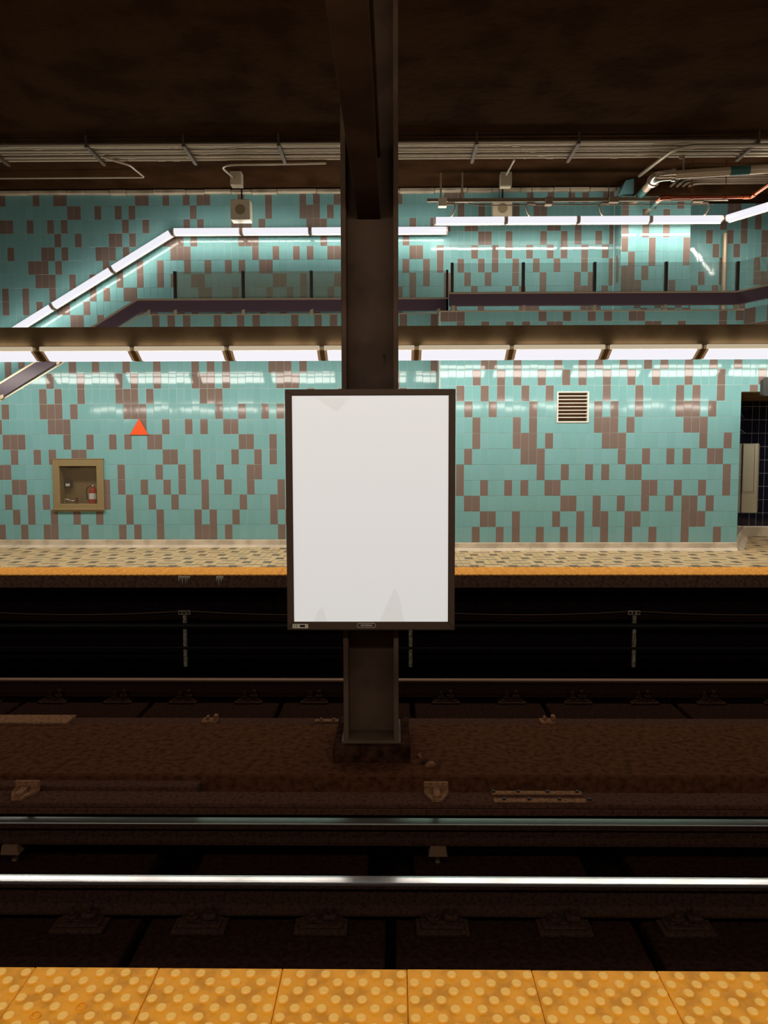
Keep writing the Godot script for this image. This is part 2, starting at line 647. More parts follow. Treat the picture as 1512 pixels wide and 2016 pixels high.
	t[8] = "0 3 5 8 9 12 20 22 26 28 33 38 41 46 50 58 64 66 70 76 77 78 85 86 87 95 98 99 100 108"
	t[9] = "10 11 14 20 25 31 36 42 47 59 69 74 75 76 80 85 86 87 95 98 101 102 106"
	t[10] = "2 6 12 17"
	t[11] = "1 4 9"
	t[12] = "0 2 5"
	t[13] = "0 4 7"
	b = {}
	var y0 := 5.107 - 0.2058 * 18
	for k in 14:
		note(b, 18 - k, t[k])
	var x0 := -6.056
	tiles(wu, Transform3D(Basis.IDENTITY, Vector3(x0, y0, z)), 0.1051, 0.2058, Vector2i(-27, 142), Vector2i(0, 20), b, rect(-2.8, 0, 14.9, 3.885), [rect(9.42, 0, 10.49, 3.9), rect(2.8, 0, 14.9, 1.16)], func(k, r): return k >= 0 and k <= 111 and r >= 11 and r <= 14)
	# the shallow pier in it
	var wp := setting("wall_pier", "shallow tiled pier standing out of the upper wall near the turned guard", "wall")
	s = Shape.new()
	s.span(Vector3(3.383, 2.8, -12.05), Vector3(4.396, 5.09, -11.69))
	part("backing", s, M.grout, wp)
	b = {}
	note(b, 18, "1 5 6")
	note(b, 17, "0 4 8")
	note(b, 16, "0 3 6")
	note(b, 15, "0 3 6")
	note(b, 14, "0 4 9")
	note(b, 13, "1 4 9")
	note(b, 12, "0 1 3")
	note(b, 11, "0 1 2 7")
	note(b, 10, "2 5 8")
	note(b, 9, "3 6 7 9")
	tiles(wp, Transform3D(Basis.IDENTITY, Vector3(3.383, y0, -11.69)), 0.1013, 0.2058, Vector2i(0, 10), Vector2i(5, 20), b, rect(0, 1.0, 1.013, 3.68), [], func(k, r): return true)
	tiles(wp, Transform3D(Basis(Vector3(0, 0, 1), Vector3.UP, Vector3(-1, 0, 0)), Vector3(3.383, y0, -12.05)), 0.12, 0.2058, Vector2i(0, 3), Vector2i(5, 20), {Vector2i(1, 12): true, Vector2i(1, 13): true}, rect(0, 1.0, 0.36, 3.68), [], func(k, r): return true)
	# rough mortar ledge under the ceiling
	var ledge := setting("trim_3", "rough cream mortar ledge along the top of the upper tiled wall", "trim")
	s = Shape.new()
	var x := -8.9
	while x < 3.38:
		var w := rng.randf_range(0.25, 0.6)
		s.span(Vector3(x, 5.262 + rng.randf_range(-0.008, 0.008), -12.05), Vector3(minf(x + w, 3.38), 5.325, -11.97 + rng.randf_range(-0.012, 0.012)), 0.012)
		x += w
	part("ledge", s, M.cove, ledge)
	var bulk := setting("ceiling_bulkhead", "dark concrete bulkhead under the ceiling behind the pipes at right", "ceiling")
	s = Shape.new()
	s.span(Vector3(3.55, 5.085, -12.05), Vector3(9, 5.34, -11.60), 0.004)
	part("block", s, M.ceiling, bulk)
	# sloped tile cheek above the ledge
	s = Shape.new()
	s.tint = TEAL
	s.prism(poly([Vector2(3.34, 5.12), Vector2(3.43, 5.315), Vector2(3.55, 5.34), Vector2(3.55, 5.12)]), -11.9, -11.69)
	part("cheek", s, M.glaze, wp)

	# ---- the passage behind the opening: dark blue tiles
	var wb := setting("wall_passage_back", "dark navy tiled back wall of the exit passage at right", "wall")
	s = Shape.new()
	s.span(Vector3(5.3, 0, -12.06), Vector3(9, 2.7, -12.04))
	part("backing", s, M.grout, wb)
	tiles(wb, Transform3D(Basis.IDENTITY, Vector3(5.45, 0.17, -12.04)), 0.1051, 0.206, Vector2i(0, 20), Vector2i(0, 10), {}, rect(0, 0, 3.5, 1.938), [], func(k, r): return true, NAVY)
	s = Shape.new()
	s.span(Vector3(5.45, 0, -12.04), Vector3(9, 0.165, -12.01), 0.01)
	part("skirting", s, M.cove, wb)
	var ws := setting("wall_passage_side", "dark navy tiled splayed side of the exit passage", "wall")
	var e := Vector3(0.85, 0, -1.72).normalized()
	f = Transform3D(Basis(e, Vector3.UP, e.cross(Vector3.UP)), Vector3(4.6, 0, -10.31))
	s = Shape.new()
	s.prism(rect(0, 0, 1.93, 2.108), -0.1, 0.0, f)
	part("backing", s, M.grout, ws)
	tiles(ws, f * Transform3D(Basis.IDENTITY, Vector3(0, 0.17, 0)), 0.107, 0.206, Vector2i(0, 18), Vector2i(0, 10), {}, rect(0, 0, 1.92, 1.938), [], func(k, r): return true, NAVY)
	s = Shape.new()
	s.prism(poly([Vector2(0, 0), Vector2(0.09, 0), Vector2(0.03, 0.05), Vector2(0.012, 0.165), Vector2(0, 0.165)]), 0, 1.93, f * Transform3D(Basis(Vector3(0, 0, 1), Vector3.UP, Vector3(1, 0, 0)), Vector3.ZERO))
	part("skirting", s, M.cove, ws)
	var pc := setting("ceiling_passage", "plain lowered ceiling of the exit passage", "ceiling")
	s = Shape.new()
	s.span(Vector3(4.6, 2.108, -12.05), Vector3(9, 2.58, -10.42))
	part("slab", s, M.soffit, pc)


func cove(called: String, label: String, x0: float, x1: float, z: float) -> void:
	var o := setting(called, label, "skirting")
	var p := poly([Vector2(z, 0), Vector2(z + 0.07, 0), Vector2(z + 0.042, 0.012), Vector2(z + 0.022, 0.035), Vector2(z + 0.014, 0.1), Vector2(z + 0.006, 0.108), Vector2(z, 0.108)])
	var x := x0
	while x < x1:
		var to := minf(x + 1.22, x1)
		var s := Shape.new()
		s.prism(p, x + 0.001, to - 0.001, side())
		part("length", s, M.cove, o)
		x = to


func far_floor() -> void:
	var o := setting("floor", "far platform floor of tan tiles with dark insets and a yellow warning strip", "floor")
	var s := Shape.new()
	s.span(Vector3(-9, -0.138, -12.3), Vector3(9, -0.006, -8.145), 0.004)
	s.span(Vector3(-9, -1.3, -12.3), Vector3(9, -0.138, -9.1))
	part("slab", s, M.edge, o)
	s = Shape.new()
	s.span(Vector3(-9, -0.006, -12.2), Vector3(9, -0.003, -8.70))
	part("bed", s, M.floor_grout, o)
	# tan and dark tiles: cells of 0.70 x 0.34, every other row moved by half
	var dark := {}
	var rest := Shape.new()
	var tan := Color(0.56, 0.40, 0.20)
	var ink := Color(0.135, 0.098, 0.055)
	var singles := 0
	for pass_ in 2:
		for row in 11:
			var zc := -8.70 - 0.11 - row * 0.34
			for col in range(-10, 12):
				var xc := col * 0.70 + (0.35 if row % 2 else 0.0) - 0.24
				if absf(xc) > 8.2:
					continue
				var list := []
				for q in [-1, 1]:
					list.append([0.0, q * 0.12, 0.205, 0.045, true])
					list.append([q * 0.226, 0.0, 0.095, 0.165, true])
					list.append([q * 0.0525, 0.0, 0.1, 0.19, false])
					list.append([q * 0.226, 0.128, 0.095, 0.083, false])
					list.append([q * 0.226, -0.128, 0.095, 0.083, false])
					list.append([q * 0.1405, 0.085, 0.067, 0.165, false])
					list.append([q * 0.1405, -0.085, 0.067, 0.165, false])
					list.append([q * 0.312, 0.085, 0.069, 0.165, false])
					list.append([q * 0.312, -0.085, 0.069, 0.165, false])
					list.append([0.0, q * 0.157, 0.205, 0.024, false])
				for t in list:
					var at := Vector3(xc + t[0], -0.004, zc + t[1])
					if at.z + t[3] * 0.5 > -8.69:
						continue
					if at.z < -10.6 and at.x < 4.7:
						continue
					if t[4] and (absf(at.x) < 5.2 and singles < 300):
						if pass_ == 0:
							continue
						var key := "%.3f" % t[2]
						if not dark.has(key):
							var d := Shape.new()
							d.tint = ink
							d.xf = Transform3D(Basis(Vector3.RIGHT, -PI / 2), Vector3.ZERO)
							d.tile(t[2], t[3], 0.005, 0.001)
							dark[key] = d.mesh(M.paver)
						mesh_part("tile", dark[key], o, at)
						singles += 1
						continue
					if (pass_ == 0) == bool(t[4]):
						continue
					var f: float = rng.randf_range(0.92, 1.06)
					rest.tint = Color(tan.r * f, tan.g * f, tan.b * f) if not t[4] else ink
					rest.xf = Transform3D(Basis(Vector3.RIGHT, -PI / 2), at)
					rest.tile(t[2], t[3], 0.005, 0.001)
	stuff(part("tiling", rest, M.paver, o))
	# yellow warning tiles along the edge, seen at a low angle
	var ys := Shape.new()
	tactile_plate(ys, 0.302, 0.27, 0.012)
	for k in 5:
		for r in 9:
			dome(ys, Vector3(-0.122 + k * 0.061 + (0.015 if r % 2 else -0.015), 0.012, -0.12 + r * 0.0305), 6)
	var ym := ys.mesh(M.yellow)
	for k in range(-22, 23):
		for r in 2:
			mesh_part("tactile_tile", ym, o, Vector3(k * 0.3055 + 0.14, -0.008, -8.28 - r * 0.275))
	# limescale runs on the edge face
	for d in [[-2.307, 0.13], [-1.899, 0.08]]:
		s = Shape.new()
		s.span(Vector3(d[0], -0.026, -8.146), Vector3(d[0] + d[1], -0.010, -8.138), 0.002)
		for k in 7:
			var x: float = d[0] + d[1] * (k + 0.4) / 7.0
			var h: float = [0.05, 0.03, 0.082, 0.026, 0.06, 0.04, 0.02][k]
			s.prism(poly([Vector2(x - 0.006, -0.02), Vector2(x + 0.006, -0.02), Vector2(x + 0.001, -0.02 - h), Vector2(x - 0.001, -0.02 - h)]), -8.146, -8.139)
		part("lime_run", s, M.lime, o)


func tactile_plate(s: Shape, w: float, d: float, h: float) -> void:
	s.box(Vector3(0, h * 0.5, 0), Vector3(w, h, d), 0.002)


func dome(s: Shape, at: Vector3, seg := 12) -> void:
	var was := s.xf
	s.xf = s.xf * Transform3D(Basis.IDENTITY, at)
	s.lathe([Vector2(0.0128, 0), Vector2(0.0122, 0.0025), Vector2(0.0098, 0.0046), Vector2(0.006, 0.0052), Vector2(0, 0.0053)], seg)
	s.xf = was


func near_platform() -> void:
	var o := setting("floor_near", "near platform floor with yellow domed warning tiles along its edge", "floor")
	var s := Shape.new()
	s.span(Vector3(-9, -0.15, -1.80), Vector3(9, -0.012, 1.2), 0.004)
	s.span(Vector3(-9, -1.3, -1.0), Vector3(9, -0.15, 1.2))
	part("slab", s, M.edge, o)
	s = Shape.new()
	s.tint = Color(0.30, 0.21, 0.11)
	s.span(Vector3(-9, -0.012, -1.19), Vector3(9, 0.0, 1.2))
	part("paving", s, M.paver, o)
	var bump := Shape.new()
	dome(bump, Vector3.ZERO, 16)
	var bump_mesh := bump.mesh(M.dome)
	var hollow := Shape.new()
	hollow.lathe([Vector2(0.0128, 0), Vector2(0.0122, 0.0025), Vector2(0.0108, 0.0044), Vector2(0.0092, 0.0044), Vector2(0.0088, 0.0006), Vector2(0, 0.0005)], 16)
	var hollow_mesh := hollow.mesh(M.yellow)
	for k in range(-24, 24):
		var x := 0.032 + 0.1525 + k * 0.3055
		var seen := k >= -4 and k <= 3
		for r in 2:
			var p := Shape.new()
			tactile_plate(p, 0.3042, 0.3042, 0.012)
			for j in 10:
				if r == 0 and j < 7 and seen:
					continue
				for i in 5:
					dome(p, Vector3(-0.1525 + (0.047 if j % 2 == 0 else 0.0165) + i * 0.061, 0.012, -0.1521 + 0.022 + j * 0.0292), 8)
			var z := -1.806 + 0.1525 + r * 0.3055
			var tile := part("tactile_tile", p, M.yellow, o, Vector3(x, -0.012 + (0.0006 if k % 3 == 0 else 0.0), z))
			if r == 0 and seen:
				for j in 7:
					for i in 5:
						var worn_out := (k == -3 and j == 4 and i == 2) or (k == -3 and j == 5 and i == 1)
						mesh_part("dome", hollow_mesh if worn_out else bump_mesh, tile, Vector3(-0.1525 + (0.047 if j % 2 == 0 else 0.0165) + i * 0.061, 0.012, -0.1521 + 0.022 + j * 0.0292))
	o = setting("wall_near_unseen", "unseen plain tiled wall at the back of the near platform, toned dark to limit bounce", "wall")
	s = Shape.new()
	s.tint = BROWN  # out of view, dark tone keeps bounce light low
	s.span(Vector3(-9, 0, 1.1), Vector3(9, 2.8, 1.3))
	part("face", s, M.glaze, o)
	o = setting("ceiling_near_unseen", "unseen lowered ceiling and fascia beam over the near platform, placed to keep lamplight off the high ceiling", "ceiling")
	s = Shape.new()
	s.span(Vector3(-9, 2.55, -0.55), Vector3(9, 2.8, 1.3))
	s.span(Vector3(-9, 2.55, -1.0), Vector3(9, 2.8, -0.55))
	part("slab", s, M.soffit, o)  # out of view, stops near lamplight from reaching the high ceiling


func tracks() -> void:
	var o := setting("floor_trackbed", "dark concrete trackbed with slabs under both tracks", "floor")
	var s := Shape.new()
	s.span(Vector3(-9, -1.5, -9.1), Vector3(9, -1.24, -0.9))
	part("bed", s, M.pit, o)
	for k in range(-6, 7):
		s = Shape.new()
		var x := 0.62 + k * 1.274
		s.span(Vector3(x - 0.64 + 0.03, -1.24, -4.12), Vector3(x + 0.64 - 0.03, -1.15, -1.9), 0.008)
		part("slab", s, M.slab, o)
		s = Shape.new()
		s.span(Vector3(x - 0.50, -1.24, -4.74), Vector3(x + 0.50, -1.15, -4.24), 0.01)
		part("slab", s, M.slab, o)
		s = Shape.new()
		var x2 := 0.82 + k * 1.279
		s.span(Vector3(x2 - 0.64 + 0.025, -1.24, -7.62), Vector3(x2 + 0.64 - 0.025, -1.15, -5.95), 0.008)
		part("slab", s, M.slab, o)
	o = setting("floor_median", "brown concrete median kerb between the two tracks", "floor")
	s = Shape.new()
	s.span(Vector3(-9, -1.24, -5.75), Vector3(9, -0.78, -4.80), 0.012)
	part("kerb", s, M.sooty, o)

	rail("shiny running rail of the near track on the median side", -3.88, M.rail_bright, 0.62, -0.372, true)
	rail("hidden running rail of the near track under the platform edge", -2.40, M.rail_bright, 0.62, -0.372, false)
	rail("running rail of the far track nearest the far platform", -7.52, M.rail_dull, 0.645, -0.778, true)
	rail("running rail of the far track behind the median", -6.03, M.rail_dull, 0.645, -0.778, false)

	# contact rail of the near track with its cover board
	var t := thing("contact_rail", "pale green topped contact rail under the cover board beside the near track", "rail")
	s = Shape.new()
	s.prism(poly([Vector2(-4.49, -1.03), Vector2(-4.38, -1.03), Vector2(-4.38, -1.015), Vector2(-4.42, -1.0), Vector2(-4.42, -0.955), Vector2(-4.395, -0.94), Vector2(-4.395, -0.915), Vector2(-4.475, -0.915), Vector2(-4.475, -0.94), Vector2(-4.45, -0.955), Vector2(-4.45, -1.0), Vector2(-4.49, -1.015)]), -8.9, 8.9, side())
	part("rail", s, M.rail_rust, t)
	s = Shape.new()
	s.span(Vector3(-8.9, -0.915, -4.475), Vector3(8.9, -0.905, -4.395), 0.003)
	part("wearing_face", s, M.rail_green, t)
	for x in [-2.27, 0.26, 2.79, -4.8, 5.3]:
		s = Shape.new()
		s.prism(poly([Vector2(x - 0.045, -1.03), Vector2(x + 0.045, -1.03), Vector2(x + 0.055, -1.085), Vector2(x - 0.055, -1.085)]), -4.48, -4.36)
		s.span(Vector3(x - 0.012, -1.16, -4.44), Vector3(x + 0.012, -1.085, -4.41))
		part("insulator", s, M.rail_dull, t)
	t = thing("cover_board", "long brown cover board over the near contact rail, bolted splice at right", "board")
	s = Shape.new()
	s.span(Vector3(-8.9, -0.83, -4.60), Vector3(8.9, -0.80, -4.43), 0.006)
	s.span(Vector3(-8.9, -0.87, -4.455), Vector3(8.9, -0.83, -4.43), 0.004)
	part("board", s, M.board, t)
	for x in [-2.27, 0.26, 2.79, -4.8, 5.3]:
		s = Shape.new()
		s.prism(poly([Vector2(x - 0.075, 4.60), Vector2(x + 0.075, 4.60), Vector2(x + 0.075, 4.56), Vector2(x + 0.03, 4.46), Vector2(x - 0.03, 4.46), Vector2(x - 0.075, 4.56)]), 0.80, 0.785, Transform3D(Basis(Vector3.RIGHT, Vector3(0, 0, -1), Vector3(0, -1, 0)), Vector3.ZERO))
		s.span(Vector3(x - 0.075, -0.80, -4.62), Vector3(x + 0.075, -0.74, -4.60), 0.003)
		s.span(Vector3(x - 0.02, -0.785, -4.60), Vector3(x + 0.02, -0.765, -4.48), 0.003)
		s.span(Vector3(x - 0.02, -1.16, -4.64), Vector3(x + 0.02, -0.76, -4.62), 0.003)
		part("bracket", s, M.board_pale, t)
	var sp := Shape.new()
	for zz in [-4.575, -4.47]:
		sp.span(Vector3(0.597, -0.80, zz - 0.022), Vector3(1.148, -0.788, zz + 0.022), 0.003)
	var splice := part("splice_plate", sp, M.board_pale, t)
	for x in [0.61, 0.76, 0.94, 1.12]:
		s = Shape.new()
		s.lathe([Vector2(0.011, 0), Vector2(0.011, 0.01), Vector2(0, 0.012)], 6)
		part("bolt", s, M.black, splice, Vector3(x, -0.788, -4.575))
		part("bolt", s, M.black, splice, Vector3(x + 0.05, -0.788, -4.47))
	s = Shape.new()
	s.span(Vector3(-8.9, -0.86, -4.76), Vector3(-1.23, -0.80, -4.66), 0.006)
	solo("loose_board", s, M.board, "long loose board lying against the median at left, cut end near the column", "board")

	# cover board of the far track, seen over the median
	t = thing("cover_board", "brown cover board along the far edge of the median behind the column", "board")
	s = Shape.new()
	s.span(Vector3(-8.9, -0.845, -6.0), Vector3(8.9, -0.82, -5.84), 0.006)
	part("board", s, M.board, t)
	for x in [-1.445, 1.204, 3.85]:
		s = Shape.new()
		s.span(Vector3(x - 0.06, -0.82, -5.95), Vector3(x + 0.06, -0.80, -5.85), 0.004)
		s.span(Vector3(x + 0.03, -0.80, -5.94), Vector3(x + 0.06, -0.765, -5.88), 0.004)
		s.span(Vector3(x - 0.03, -0.80, -5.94), Vector3(x - 0.01, -0.775, -5.89), 0.004)
		s.span(Vector3(x - 0.02, -1.24, -5.83), Vector3(x + 0.02, -0.82, -5.81), 0.003)
		part("bracket", s, M.board_pale, t)
	s = Shape.new()
	s.span(Vector3(-0.62, -0.82, -5.93), Vector3(-0.36, -0.805, -5.88), 0.003)
	for x in [-0.58, -0.48, -0.40]:
		s.span(Vector3(x, -0.805, -5.92), Vector3(x + 0.02, -0.79, -5.89), 0.003)
	part("splice_plate", s, M.board_pale, t)
	s = Shape.new()
	s.span(Vector3(3.55, -0.815, -5.92), Vector3(8.9, -0.80, -5.86), 0.003)
	part("rod", s, M.black, t)
	s = Shape.new()
	s.prism(poly([Vector2(-8.9, 5.72), Vector2(-2.50, 5.72), Vector2(-2.50, 5.90), Vector2(-8.9, 5.90)]), 0.78, 0.765, Transform3D(Basis(Vector3.RIGHT, Vector3(0, 0, -1), Vector3(0, -1, 0)), Vector3.ZERO))
	solo("cover_plate", s, M.board_pale, "flat pale brown cover plate bridging the far side of the median at left", "plate")

	# loose chips on the median
	var chips := [Vector3(0.245, -0.775, -4.955), Vector3(0.205, -0.775, -4.985), Vector3(0.172, -0.775, -5.10)]
	var names := ["largest broken concrete chip on the median right of the column base", "dark middle concrete chip leaning beside the largest one", "small flat chip closest to the column base"]
	for k in 3:
		s = Shape.new()
		var a := 0.04 - 0.009 * k
		s.prism(poly([Vector2(-a, -0.006), Vector2(a * 0.9, -0.006), Vector2(a * 0.6, 0.012), Vector2(-a * 0.2, 0.018), Vector2(-a * 0.8, 0.006)]), -a * 0.45, a * 0.5)
		var c := solo("concrete_chip", s, M.board_pale if k != 1 else M.rail_rust, names[k], "rubble")
		c.position = chips[k]
		c.rotation = Vector3(0.1, 0.5 - 0.7 * k, 0.12)


func rail(label: String, z: float, top: Material, pitch: float, first: float, detail: bool) -> void:
	var t := thing("running_rail", label, "rail")
	var s := Shape.new()
	s.prism(poly([Vector2(-0.07, -1.11), Vector2(0.07, -1.11), Vector2(0.07, -1.098), Vector2(0.012, -1.083), Vector2(0.009, -0.995), Vector2(0.034, -0.985), Vector2(0.035, -0.958), Vector2(-0.035, -0.958), Vector2(-0.034, -0.985), Vector2(-0.009, -0.995), Vector2(-0.012, -1.083), Vector2(-0.07, -1.098)]), -8.9, 8.9, side(z))
	part("web_and_foot", s, M.rail_rust, t)
	s = Shape.new()
	s.prism(poly([Vector2(-0.036, -0.966), Vector2(0.036, -0.966), Vector2(0.036, -0.954), Vector2(0.032, -0.9505), Vector2(0.015, -0.9495), Vector2(-0.015, -0.9495), Vector2(-0.032, -0.9505), Vector2(-0.036, -0.954)]), -8.9, 8.9, side(z))
	part("running_face", s, top, t)
	if not detail:
		return
	var plate := Shape.new()
	plate.box(Vector3(0, 0.010, 0), Vector3(0.27, 0.02, 0.36), 0.004)
	plate.box(Vector3(0, 0.026, 0), Vector3(0.22, 0.014, 0.30), 0.004)
	plate.box(Vector3(0, 0.038, 0), Vector3(0.17, 0.012, 0.25), 0.004)
	var bolt := Shape.new()
	bolt.lathe([Vector2(0.034, 0), Vector2(0.034, 0.014), Vector2(0.02, 0.016), Vector2(0.02, 0.034), Vector2(0.013, 0.036), Vector2(0.012, 0.06), Vector2(0, 0.062)], 8)
	var clip := Shape.new()
	clip.span(Vector3(-0.035, 0, -0.05), Vector3(0.035, 0.03, 0.035), 0.008)
	clip.span(Vector3(-0.016, 0.03, -0.02), Vector3(0.016, 0.072, 0.015), 0.006)
	var pm := plate.mesh(M.rail_rust)
	var bm := bolt.mesh(M.rail_rust)
	var cm := clip.mesh(M.rail_rust)
	for k in range(-10, 11):
		var x := first + k * pitch
		if absf(x) > 6:
			continue
		var p := mesh_part("tie_plate", pm, t, Vector3(x, -1.15, z))
		for q in [-1, 1]:
			mesh_part("bolt", bm, p, Vector3(-0.045, 0.044, q * 0.1))
			mesh_part("clip", cm, p, Vector3(0.045, 0.044, q * 0.095))


func column_and_poster() -> void:
	var t := thing("column", "dark painted steel H column on the median rising to the ceiling", "column", Vector3(-0.152, -0.674, -5.28))
	for q in [-1, 1]:
		var s := Shape.new()
		s.span(Vector3(q * 0.186, 0, -0.2), Vector3(q * 0.152, 6.1, 0.2), 0.004)
		part("flange", s, M.steel_paint, t)
	var s := Shape.new()
	s.span(Vector3(-0.153, 0, -0.012), Vector3(0.153, 6.1, 0.012))
	var web := part("web", s, M.steel_paint, t)
	s = Shape.new()
	s.prism(poly([Vector2(0.086, 2.625), Vector2(0.098, 2.622), Vector2(0.104, 2.606), Vector2(0.099, 2.592), Vector2(0.094, 2.588), Vector2(0.095, 2.556), Vector2(0.091, 2.55), Vector2(0.089, 2.588), Vector2(0.083, 2.597), Vector2(0.081, 2.612)]), 0.012, 0.0135)
	part("drip_stain", s, M.black, web)
	s = Shape.new()
	s.span(Vector3(-0.20, 0, -0.22), Vector3(0.20, 0.02, 0.22), 0.003)
	part("base_plate", s, M.steel_paint, t)
	s = Shape.new()
	s.span(Vector3(-0.407, -0.79, -5.62), Vector3(0.112, -0.674, -5.0), 0.012)
	solo("column_plinth", s, M.plinth, "rough concrete plinth block under the steel column", "plinth")

	# overhead beam running from the near side into the column
	t = thing("overhead_beam", "dark steel I beam running overhead from the near platform into the column", "beam", Vector3(-0.16, 2.84, 0))
	s = Shape.new()
	s.span(Vector3(-0.076, 0, -5.26), Vector3(0.076, 0.02, -1.0), 0.003)
	part("bottom_flange", s, M.beam_paint, t)
	s = Shape.new()
	s.span(Vector3(-0.009, 0.02, -5.26), Vector3(0.009, 0.40, -1.0))
	part("web", s, M.beam_paint, t)
	s = Shape.new()
	s.span(Vector3(-0.076, 0.40, -5.26), Vector3(0.076, 0.42, -1.0), 0.003)
	part("top_flange", s, M.beam_paint, t)
	s = Shape.new()
	s.span(Vector3(-0.09, 0.0, -1.0), Vector3(0.09, 2.5, -0.88), 0.003)
	part("hanger", s, M.beam_paint, t)

	# poster case
	t = thing("poster_case", "tall backlit poster case with a blank white sheet on the column front", "poster", Vector3(-0.147, 0.135, -4.93))
	var w := 1.087
	var h := 1.552
	s = Shape.new()
	s.span(Vector3(-w * 0.5 + 0.004, 0.004, -0.145), Vector3(w * 0.5 - 0.004, h - 0.004, -0.03), 0.006)
	part("case", s, M.frame, t)
	var iw := 0.4995
	var y0 := 0.053
	var y1 := h - 0.041
	for k in 4:
		s = Shape.new()
		var a: Array = [
			[Vector2(-w / 2, 0), Vector2(w / 2, 0), Vector2(iw, y0), Vector2(-iw, y0)],
			[Vector2(-w / 2, h), Vector2(w / 2, h), Vector2(iw, y1), Vector2(-iw, y1)],
			[Vector2(-w / 2, 0), Vector2(-w / 2, h), Vector2(-iw, y1), Vector2(-iw, y0)],
			[Vector2(w / 2, 0), Vector2(w / 2, h), Vector2(iw, y1), Vector2(iw, y0)]][k]
		for p in Geometry2D.offset_polygon(poly(a), -0.0004):
			s.prism(p, -0.03, 0.0)
		for p in Geometry2D.offset_polygon(poly(a), -0.005):
			s.prism(p, 0.0, 0.005)
		part("frame_rail", s, M.frame, t)
	var img := Image.create_empty(300, 440, false, Image.FORMAT_RGB8)
	img.fill(Color(1, 1, 1))
	var stain := Color(0.97, 0.97, 0.96)
	var marks := [poly([Vector2(165, 440), Vector2(196, 372), Vector2(206, 392), Vector2(210, 418), Vector2(216, 440)]), poly([Vector2(38, 440), Vector2(46, 418), Vector2(56, 410), Vector2(64, 440)]), poly([Vector2(45, 4), Vector2(110, 4), Vector2(86, 32)])]
	for x in 300:
		for y in 440:
			for m in marks:
				if Geometry2D.is_point_in_polygon(Vector2(x, y), m):
					img.set_pixel(x, y, stain)
	var tex := ImageTexture.create_from_image(img)
	var pm := mat("sheet", rgb(216, 216, 212), 0.35)
	pm.albedo_texture = tex
	pm.emission_enabled = true
	pm.emission = Color(POSTER_GLOW * 1.0, POSTER_GLOW * 0.985, POSTER_GLOW * 0.97).linear_to_srgb()
	pm.emission_operator = BaseMaterial3D.EMISSION_OP_MULTIPLY
	pm.emission_texture = tex
	var q := QuadMesh.new()
	q.size = Vector2(iw * 2 + 0.004, y1 - y0 + 0.004)
	q.material = pm
	mesh_part("lit_sheet", q, t, Vector3(0, (y0 + y1) * 0.5, -0.012))
	panel_light("sheet_light", t, Vector3(0, (y0 + y1) * 0.5, -0.008), Vector3(0, 0, 1), Vector3(-1, 0, 0), iw * 2, y1 - y0, POSTER_ENERGY)
	# maker's oval badge
	s = Shape.new()
	var out := PackedVector3Array()
	for k in 33:
		var a := TAU * k / 32.0
		var cx := 0.046 if cos(a) > 0 else -0.046
		out.append(Vector3(cx + cos(a) * 0.014, sin(a) * 0.014, 0))
	s.tube(out, 0.0014, 6)
	var badge := part("badge", s, M.badge, t, Vector3(-0.029, 0.031, 0.0065))
	var word := text("PATTISON", 0.0115, 0.001, M.white, "Droid Sans", true)
	mesh_part("lettering", word, badge, Vector3(0, 0, 0.0))
	s = Shape.new()
	s.span(Vector3(-0.051, -0.014, 0), Vector3(0.051, 0.014, 0.002), 0.0005)
	var lab := part("number_label", s, M.label, t, Vector3(-0.458, 0.026, 0.005))
	lab.set_meta("label", "pale number label at the case's lower left corner")
	mesh_part("lettering", text("11", 0.019, 0.0008, M.black, "Droid Sans Mono", true), lab, Vector3(-0.031, 0, 0.0022))
	s = Shape.new()
	s.span(Vector3(-0.003, -0.006, 0.002), Vector3(0.030, 0.008, 0.003))
	part("printed_bar", s, M.rail_rust, lab)


func text(what: String, cap: float, deep: float, m: Material, font: String, bold := false) -> TextMesh:
	var f := SystemFont.new()
	f.font_names = PackedStringArray([font])
	if bold:
		f.font_weight = 700
	var t := TextMesh.new()
	t.font = f
	t.text = what
	t.font_size = 64
	t.pixel_size = 0.001
	t.depth = deep
	t.pixel_size = 0.001 * cap / maxf(t.get_aabb().size.y, 1e-4)
	t.material = m
	return t


